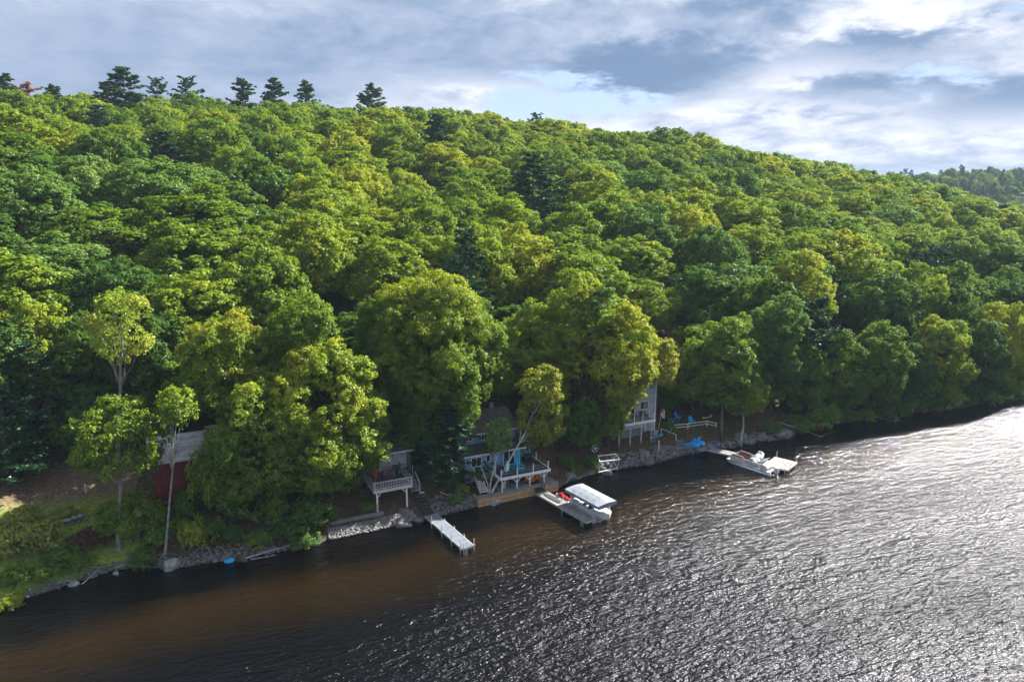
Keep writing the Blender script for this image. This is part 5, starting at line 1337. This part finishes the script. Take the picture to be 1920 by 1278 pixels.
def boulder(label, px, py, r, mat='stone_grey', z=.15, flat_=.7, seed=0):
    g = np.random.default_rng(seed+int(px)); u, n = at(px, py, z)
    V, Fq = rock_arrays(g, r, flat_, 3); me = arr_mesh('boulder', V, Fq, MAT[mat])
    o = link('boulder', me); o.location = W(u, n, max(gz(u, n), -.05)+r*.15); o.rotation_euler = (0, 0, TH)
    return tag(o, label, 'boulder', 'boulders along the waterline')
boulder('large lichen-spotted boulder at the waterline below the red cottage', 322, 1060, .8, 'stone_lichen', .2, .8)
boulder('rounded pale boulder at the waterline by the twisted driftwood', 139, 1092, .42, 'stone_lichen')
boulder('small pale boulder just left of the lichen-spotted one', 218, 1072, .32, 'stone_lichen')
boulder('wet brown boulder beside the blue inflatable', 452, 1049, .5, 'stone_brown', .05, .5)
boulder('dark boulder right of the pale rubble bank', 783, 972, .55, 'stone_grey', .2)
boulder('flat grey slab at the foot of the pale rubble bank', 757, 984, .75, 'stone_grey', .05, .4)
boulder('grey block on the bank above the rubble, under the white deck post', 757, 953, .5, 'stone_grey', 1.0)
boulder('rounded boulder under the empty lift frame', 1140, 887, .6, 'stone_grey', .1)
boulder('grey boulder left of the empty lift frame at the water', 1070, 897, .7, 'stone_grey', .1)
boulder('pale boulder beside the left-hand birch on the blue cottage bank', 927, 916, .75, 'stone_lichen', 1.6)
boulder('tall boulder on the bank behind the pontoon boat', 1390, 822, .95, 'stone_grey', .5, .9)
boulder('grey boulder leaning on the tall one behind the pontoon boat', 1408, 824, .8, 'stone_grey', .4)
boulder('broad boulder in the middle of the row behind the pontoon boat', 1424, 818, 1.0, 'stone_grey', .5)
boulder('low boulder right of the broad one behind the pontoon boat', 1441, 820, .8, 'stone_grey', .3)
boulder('long dark boulder at the tip of the little point', 1466, 817, 1.25, 'stone_grey', .2, .55)
boulder('small upright white-marked boulder on the tip of the little point', 1476, 808, .4, 'stone_pale', .6, 1.0)
boulder('low boulder at the start of the shaded right bank', 1500, 800, .8, 'stone_grey', .2, .5)
boulder('boulder at the foot of the bank below the concrete piers', 1215, 868, .7, 'stone_grey', .2)
boulder('large rounded boulder on the rubble right of the lift frame', 1205, 852, .8, 'stone_grey', .8)

def rubble(name, label, u0, u1, s0, s1, k, r0, r1, mat, seed, zo=0.0):
    g = np.random.default_rng(seed); Vs, Fs = [], []; o = 0
    base = [rock_arrays(g, 1, .75, 1) for _ in range(10)]
    for i in range(k):
        u = g.uniform(u0, u1); s = s0+(s1-s0)*g.random(); r = g.uniform(r0, r1)*(1.25-.5*(s-s0)/(s1-s0+.01)); n = float(shore(u))+s
        V, Fq = base[int(g.integers(0, 10))]; a = g.uniform(0, 6.28); ca, sa = math.cos(a), math.sin(a)
        w = W(u, n, max(gz(u, n), -.05)+r*.25+zo+g.uniform(0, r*.5))
        Vs.append((V*r)@np.array([[ca, -sa, 0], [sa, ca, 0], [0, 0, 1]])+np.array(w)); Fs.append(Fq+o); o += len(V)
    me = arr_mesh(name, np.concatenate(Vs), np.concatenate(Fs), MAT[mat]); q = link(name, me)
    return tag(q, label, 'stones', None, 'stuff')
rubble('pale_rubble', 'pale broken stone bank at the water under the railed grey deck', -9.6, -.6, -.1, 1.1, 1300, .06, .135, 'stone_pale', 1, .05)
rubble('shore_stones', 'grey rounded stones along the shore below the pale cottage', 23.5, 37.5, .0, 2.2, 330, .10, .42, 'stone_grey', 2)
rubble('shore_gravel', 'grey stones and gravel on the shore below the red cottage', -27, -12, -.1, 1.5, 480, .07, .24, 'stone_grey', 3)
rubble('bank_stones', 'scattered stones on the bank between the left dock and the timber wall', 1.2, 6.2, .0, 2.4, 240, .08, .26, 'stone_grey', 4)
rubble('point_stones', 'stones along the bank behind the long dock', 37.5, 56, -.1, 1.2, 200, .12, .4, 'stone_grey', 5)
rubble('left_stones', 'stones along the waterline at the left edge', -42, -27, -.1, .7, 160, .08, .25, 'stone_grey', 6)
#rubble('right_stones', 'stones at the waterline of the shaded right bank', 56, 112, -.2, .6, 240, .15, .5, 'stone_grey', 7)
def stone_wall(name, label, a, b, z0f, h, w, r, mat, seed):
    g = np.random.default_rng(seed); Vs, Fs = [], []; o = 0; ln = math.hypot(b[0]-a[0], b[1]-a[1]); base = [rock_arrays(g, 1, .8, 2) for _ in range(8)]
    rows = max(1, int(h/(r*1.2)))
    for row in range(rows):
        x = r*(row % 2)*.8
        while x < ln:
            q = g.uniform(.8, 1.2)*r; f = x/ln; u = a[0]+(b[0]-a[0])*f; n = a[1]+(b[1]-a[1])*f+g.uniform(-.1, .1)*w
            V, Fq = base[int(g.integers(0, 8))]
            Vs.append(V*np.array([q, w/2, q*.85])@np.array([[TX, TY, 0], [-TY, TX, 0], [0, 0, 1]])+np.array(W(u, n, gz(u, n)+z0f+r*.5+row*r*1.25))); Fs.append(Fq+o); o += len(V); x += q*1.65
    me = arr_mesh(name, np.concatenate(Vs), np.concatenate(Fs), MAT[mat]); q = link(name, me); return tag(q, label, 'wall')
stone_wall('stone_wall', 'short dry-stone wall in sunlight at the front of the clearing', at(90, 1003, 2.0), at(164, 980, 2.2), -.1, .95, .7, .30, 'stone_pale', 11)
def edging():
    t = thing('stone_edging', 'low grey concrete edging along the bank under the railed grey deck', 'kerb', -6.5, 1.25, gz(-6.5, 1.25))
    m = MB()
    for i in range(6): m.box(-2.6+i*.9, -2.6+i*.9+.88, -.14+.03*(i % 2), .16+.03*(i % 2), -.4, .22+.015*(i % 3))
    m.build('blocks', 'concrete', t)
edging()
stone_wall('stone_wall', 'rough grey stone wall below the rail fence', at(1285, 826, 1.7), at(1345, 818, 1.7), -.1, 1.0, .6, .28, 'stone_grey', 13)

# ------------------------------------------------------------------ driftwood and fallen branches
def log(name, label, pts, r, mat='dead_wood', twigs=3, seed=0):
    g = np.random.default_rng(seed); P = [Vector(W(*p)) for p in pts]; b = P[0]
    parts = [tube_np(np.array([p-b for p in P]), np.linspace(r, r*.35, len(P)), 6)]
    for k in range(twigs):
        i = int(g.integers(1, len(P))); a = np.array(P[i]-b); d = np.array([g.normal(), g.normal(), abs(g.normal())*.5])*.7
        parts.append(tube_np(np.array([a, a+d*.6+[0, 0, .05], a+d*1.2]), [r*.4, r*.25, r*.1], 5))
    V, Fq = join(parts); me = arr_mesh(name, V, Fq, MAT[mat]); o = link(name, me); o.location = b
    return tag(o, label, 'driftwood', 'driftwood along the shore')
def lp(px, py, z=.15): return (*at(px, py, z), z)
log('driftwood_log', 'long bleached driftwood pole along the water right of the blue inflatable', [lp(460, 1046), lp(500, 1034, .3), lp(541, 1022, .45)], .10, twigs=2, seed=1)
log('driftwood_log', 'thin bleached pole at the water left of the blue inflatable', [lp(378, 1052), lp(405, 1045, .2), lp(428, 1042, .25)], .07, seed=2)
log('driftwood_log', 'short bleached branch lying under the long driftwood pole', [lp(470, 1048, .1), lp(500, 1043, .12), lp(518, 1040, .15)], .06, seed=3)
log('driftwood_log', 'tangled driftwood branches at the waterline in the left corner', [lp(84, 1098, .1), lp(112, 1092, .3), lp(128, 1088, .25)], .10, twigs=8, seed=4)
log('driftwood_log', 'bleached branch pointing into the water right of the pale boulder', [lp(150, 1098, -.1), lp(172, 1078, .3), lp(187, 1064, .5)], .07, seed=5)
log('driftwood_log', 'grey log lying at the bottom left edge of the shore', [lp(-10, 1140, .15), lp(25, 1118, .25), lp(45, 1104, .3)], .11, seed=6)
log('driftwood_log', 'bleached log on the shore left of the lichen-spotted boulder', [lp(205, 1066, .2), lp(235, 1058, .3), lp(262, 1053, .35)], .07, seed=7)
log('fallen_branch', 'bare fallen branches hanging over the water on the right bank', [(53.5, 3.2, 1.6), (55.5, 1.5, .9), (57.6, -.6, .1)], .06, twigs=9, seed=8)
log('fallen_branch', 'second bare branch reaching the water on the right bank', [(68, 3.2, 1.3), (70.5, 1.2, .6), (72.8, -.6, .05)], .06, twigs=7, seed=9)
log('fallen_branch', 'pale dead limb leaning on the bank right of the timber wall', [lp(1062, 905, .4), lp(1070, 892, .9), lp(1077, 882, 1.4)], .06, twigs=3, seed=10)
log('fallen_branch', 'pale fallen limb on the bank left of the timber wall', [lp(826, 922, 1.7), lp(838, 927, 1.5), lp(848, 930, 1.3)], .07, twigs=2, seed=12)

# ------------------------------------------------------------------ shrubs and low growth
SHRUB = {}
def shrub_mesh(kind, i):
    key = (kind, i)
    if key in SHRUB: return SHRUB[key]
    g = np.random.default_rng(900+i)
    V, Fq, T, LC = crown_arrays(1.25, 1.0, .02, .14, g, .8, .42, -.25, .12, .2, 0)
    cm = arr_mesh('shrub_foliage', V, Fq, MAT['leaf_shrub'], T)
    st = [tube_np(limb_pts((0, 0, -.1), c, g, .05), [.03, .025, .02, .015, .008], 4) for c in LC[::2]]
    tv, tf = join(st); SHRUB[key] = (cm, arr_mesh('shrub_stems', tv, tf, MAT['bark'])); return SHRUB[key]
def shrub(label, px, py, w, h, mat='leaf_shrub', z=.8, name='shrub', i=None, un=None):
    u, n = un or at(px, py, z)
    if un is None:
        for _ in range(6): u, n = at(px, py, gz(u, n))
    k = int(abs(u*7)) % 4 if i is None else i
    cm, sm = shrub_mesh('s', k); t = thing(name, label, 'shrub', u, n, gz(u, n)-.05, 'shrubs along the shore', u*3 % 6.28)
    t.scale = (w, w, h); b = link('foliage', cm, t); b.material_slots[0].link = 'OBJECT'; b.material_slots[0].material = MAT[mat]; link('stems', sm, t)
for a in [
    ('big straw-green bush at the left edge of the clearing front', 20, 1045, 2.1, 2.2, 'leaf_straw'),
    ('straw-green bush between the left-edge bush and the stone wall', 75, 1035, 1.9, 1.9, 'leaf_straw'),
    ('feathery straw-green bush behind the left-edge bush', 45, 985, 1.5, 1.1, 'leaf_straw'),
    ('pale sunlit grassy tuft on top of the stone wall', 120, 972, 1.3, .5, 'leaf_straw'),
    ('reddish-brown low bush right of the stone wall', 175, 1025, 1.8, 1.1, 'leaf_redbrown'),
    ('dark green bush below the stone wall', 120, 1055, 1.5, 1.2, 'leaf_deep'),
    ('green bush on the bank at the left edge, below the straw bushes', 30, 1095, 1.5, 1.1, 'leaf_shrub'),
    ('yellow-green low bush at the bottom left corner of the shore', 15, 1122, 1.0, .7, 'leaf_yellowgreen'),
    ('leafy green bush above the tangled driftwood', 90, 1082, 1.3, 1.0, 'leaf_shrub'),
    ('light green bush with a yellow sprig left of the pale trunk', 150, 1062, 1.3, 1.0, 'leaf_shrub'),
    ('dark bush at the waterline between pale trunk and lichen boulder', 270, 1050, 1.1, 1.5, 'leaf_deep'),
    ('green bush at the foot of the two white stems', 300, 1020, 1.3, 1.3, 'leaf_shrub'),
    ('light green young pine-like bush below the red cottage', 362, 1028, 1.3, 2.3, 'leaf_yellowgreen'),
    ('olive bush against the red cottage wall', 352, 975, 1.5, 2.0, 'leaf_deep'),
    ('brownish-green bush covering the right part of the red cottage wall', 398, 958, 2.1, 4.6, 'leaf_green'),
    ('bright green bush between the red cottage and the gravel shore', 335, 1000, 1.2, 1.0, 'leaf_shrub'),
    ('dark bush under the waterside maple, left of the pale rubble', 545, 1005, 1.7, 1.5, 'leaf_deep'),
    ('green bush hanging over the water left of the pale rubble', 575, 1022, 1.4, 1.2, 'leaf_shrub'),
    ('green bush on the gravel shore under the maple', 490, 1018, 1.3, 1.0, 'leaf_shrub'),
    ('small dark bush above the gravel shore by the two birch stems', 440, 1012, 1.2, 1.0, 'leaf_deep'),
    ('tall dark bush under the maple, upslope of the gravel shore', 470, 975, 2.3, 2.6, 'leaf_deep'),
    ('tall green bush under the maple right of the two birch stems', 510, 985, 1.9, 2.2, 'leaf_green'),
    ('dense dark bush at the right foot of the waterside maple', 585, 985, 2.0, 2.4, 'leaf_deep'),
    ('green bush between the waterside maple and the stone edging', 618, 975, 1.2, 1.2, 'leaf_deep'),
    ('dark bush left of the two birch stems under the red cottage corner', 425, 975, 1.8, 2.4, 'leaf_shrub'),
    ('green bush upslope behind the blue inflatable', 400, 1010, 1.3, 1.6, 'leaf_shrub'),
    ('dark bush in the shade under the red cottage wall, right part', 440, 945, 2.0, 2.6, 'leaf_deep'),
    ('dark bush beside the grey post at the deck left side', 655, 925, 1.4, 1.6, 'leaf_deep'),
    ('low green weeds under the left white deck post', 690, 950, 1.3, .5, 'leaf_deep'),
    ('yellow-green clump on the bank left of the timber wall', 868, 925, .8, .9, 'leaf_yellowgreen'),
    ('small green clump at the waterline left of the timber wall', 852, 940, .8, .7, 'leaf_shrub'),
    ('green weeds at the foot of the leaning birch', 930, 898, .8, .6, 'leaf_shrub'),
    ('round bright green bush left of the empty lift frame', 1106, 872, 1.0, 1.1, 'leaf_shrub'),
    ('dark bush on the bank right of the blue deck', 1060, 875, 1.1, 1.3, 'leaf_deep'),
    ('dark green shrub between the blue deck and the round bush', 1080, 885, .8, .9, 'leaf_deep'),
    ('small upright green shrub by the thin white hand rail', 1256, 815, .8, 1.3, 'leaf_shrub'),
    ('dark bush above the hand rail', 1245, 795, .9, 1.2, 'leaf_deep'),
    ('dark green bush on the boulders behind the pontoon boat', 1448, 810, 1.3, 1.5, 'leaf_deep'),
    ('red-brown dead bush at the water on the right bank', 1528, 800, 1.3, 1.0, 'leaf_redbrown'),
]:
    shrub(a[0], a[1], a[2], a[3], a[4], a[5])
RB = [(57, 3.6), (61.5, 2.9), (65, 3.3), (69, 2.4), (74.5, 2.4), (78, 1.9), (82, 1.4), (86.5, .8), (90, .2), (95, .2), (98, .1), (103, 0), (108, .3), (112, .6)]
for j, (u, n) in enumerate(RB):
    g2 = np.random.default_rng(j); w = g2.uniform(1.3, 3.0); mt = ('leaf_deep', 'leaf_shrub', 'leaf_deep', 'leaf_green')[j % 4]
    o_ = ['first', 'second', 'third', 'fourth', 'fifth', 'sixth', 'seventh', 'eighth', 'ninth', 'tenth', 'eleventh', 'twelfth', 'thirteenth', 'fourteenth', 'fifteenth', 'sixteenth', 'seventeenth', 'eighteenth', 'nineteenth'][j]
    shrub(f'{o_} waterline bush of the shaded right bank, counting from the little point', 0, 0, w, g2.uniform(1.0, 3.0), mt, un=(u, n-.7))
def grass():
    g = np.random.default_rng(77); n_ = 9000; u = g.uniform(-48, -23.5, n_*4); n = g.uniform(2, 19, n_*4); s = n-shore(u)
    k = (s > 4.5) & (s < 17); w = np.exp(-((s-7)/2.6)**2)+.02; k &= g.random(n_*4) < w
    u, n = u[k], n[k]; z = hgt(u, n); m = len(u)
    X = P0[0]+TX*u-TY*n; Y = P0[1]+TY*u+TX*n; base = np.stack([X, Y, z-.02], 1)
    V = []; d = unit(g.normal(size=(m, 3))*np.array([.5, .5, 0])+np.array([0, 0, 1])); hl = g.uniform(.07, .24, (m, 1)); w_ = unit(np.cross(d, g.normal(size=(m, 3))))*.07
    Vv = np.stack([base-w_, base+w_, base+d*hl+w_*.3, base+d*hl-w_*.3], 1).reshape(-1, 3)
    me = arr_mesh('meadow_grass', Vv, np.arange(m*4).reshape(-1, 4), MAT['leaf_straw'], np.clip(g.normal(.4, .2, m), 0, 1)); o = link('meadow_grass', me); tag(o, 'long grass of the sunlit clearing behind the stone wall', 'grass', None, 'stuff')
grass()
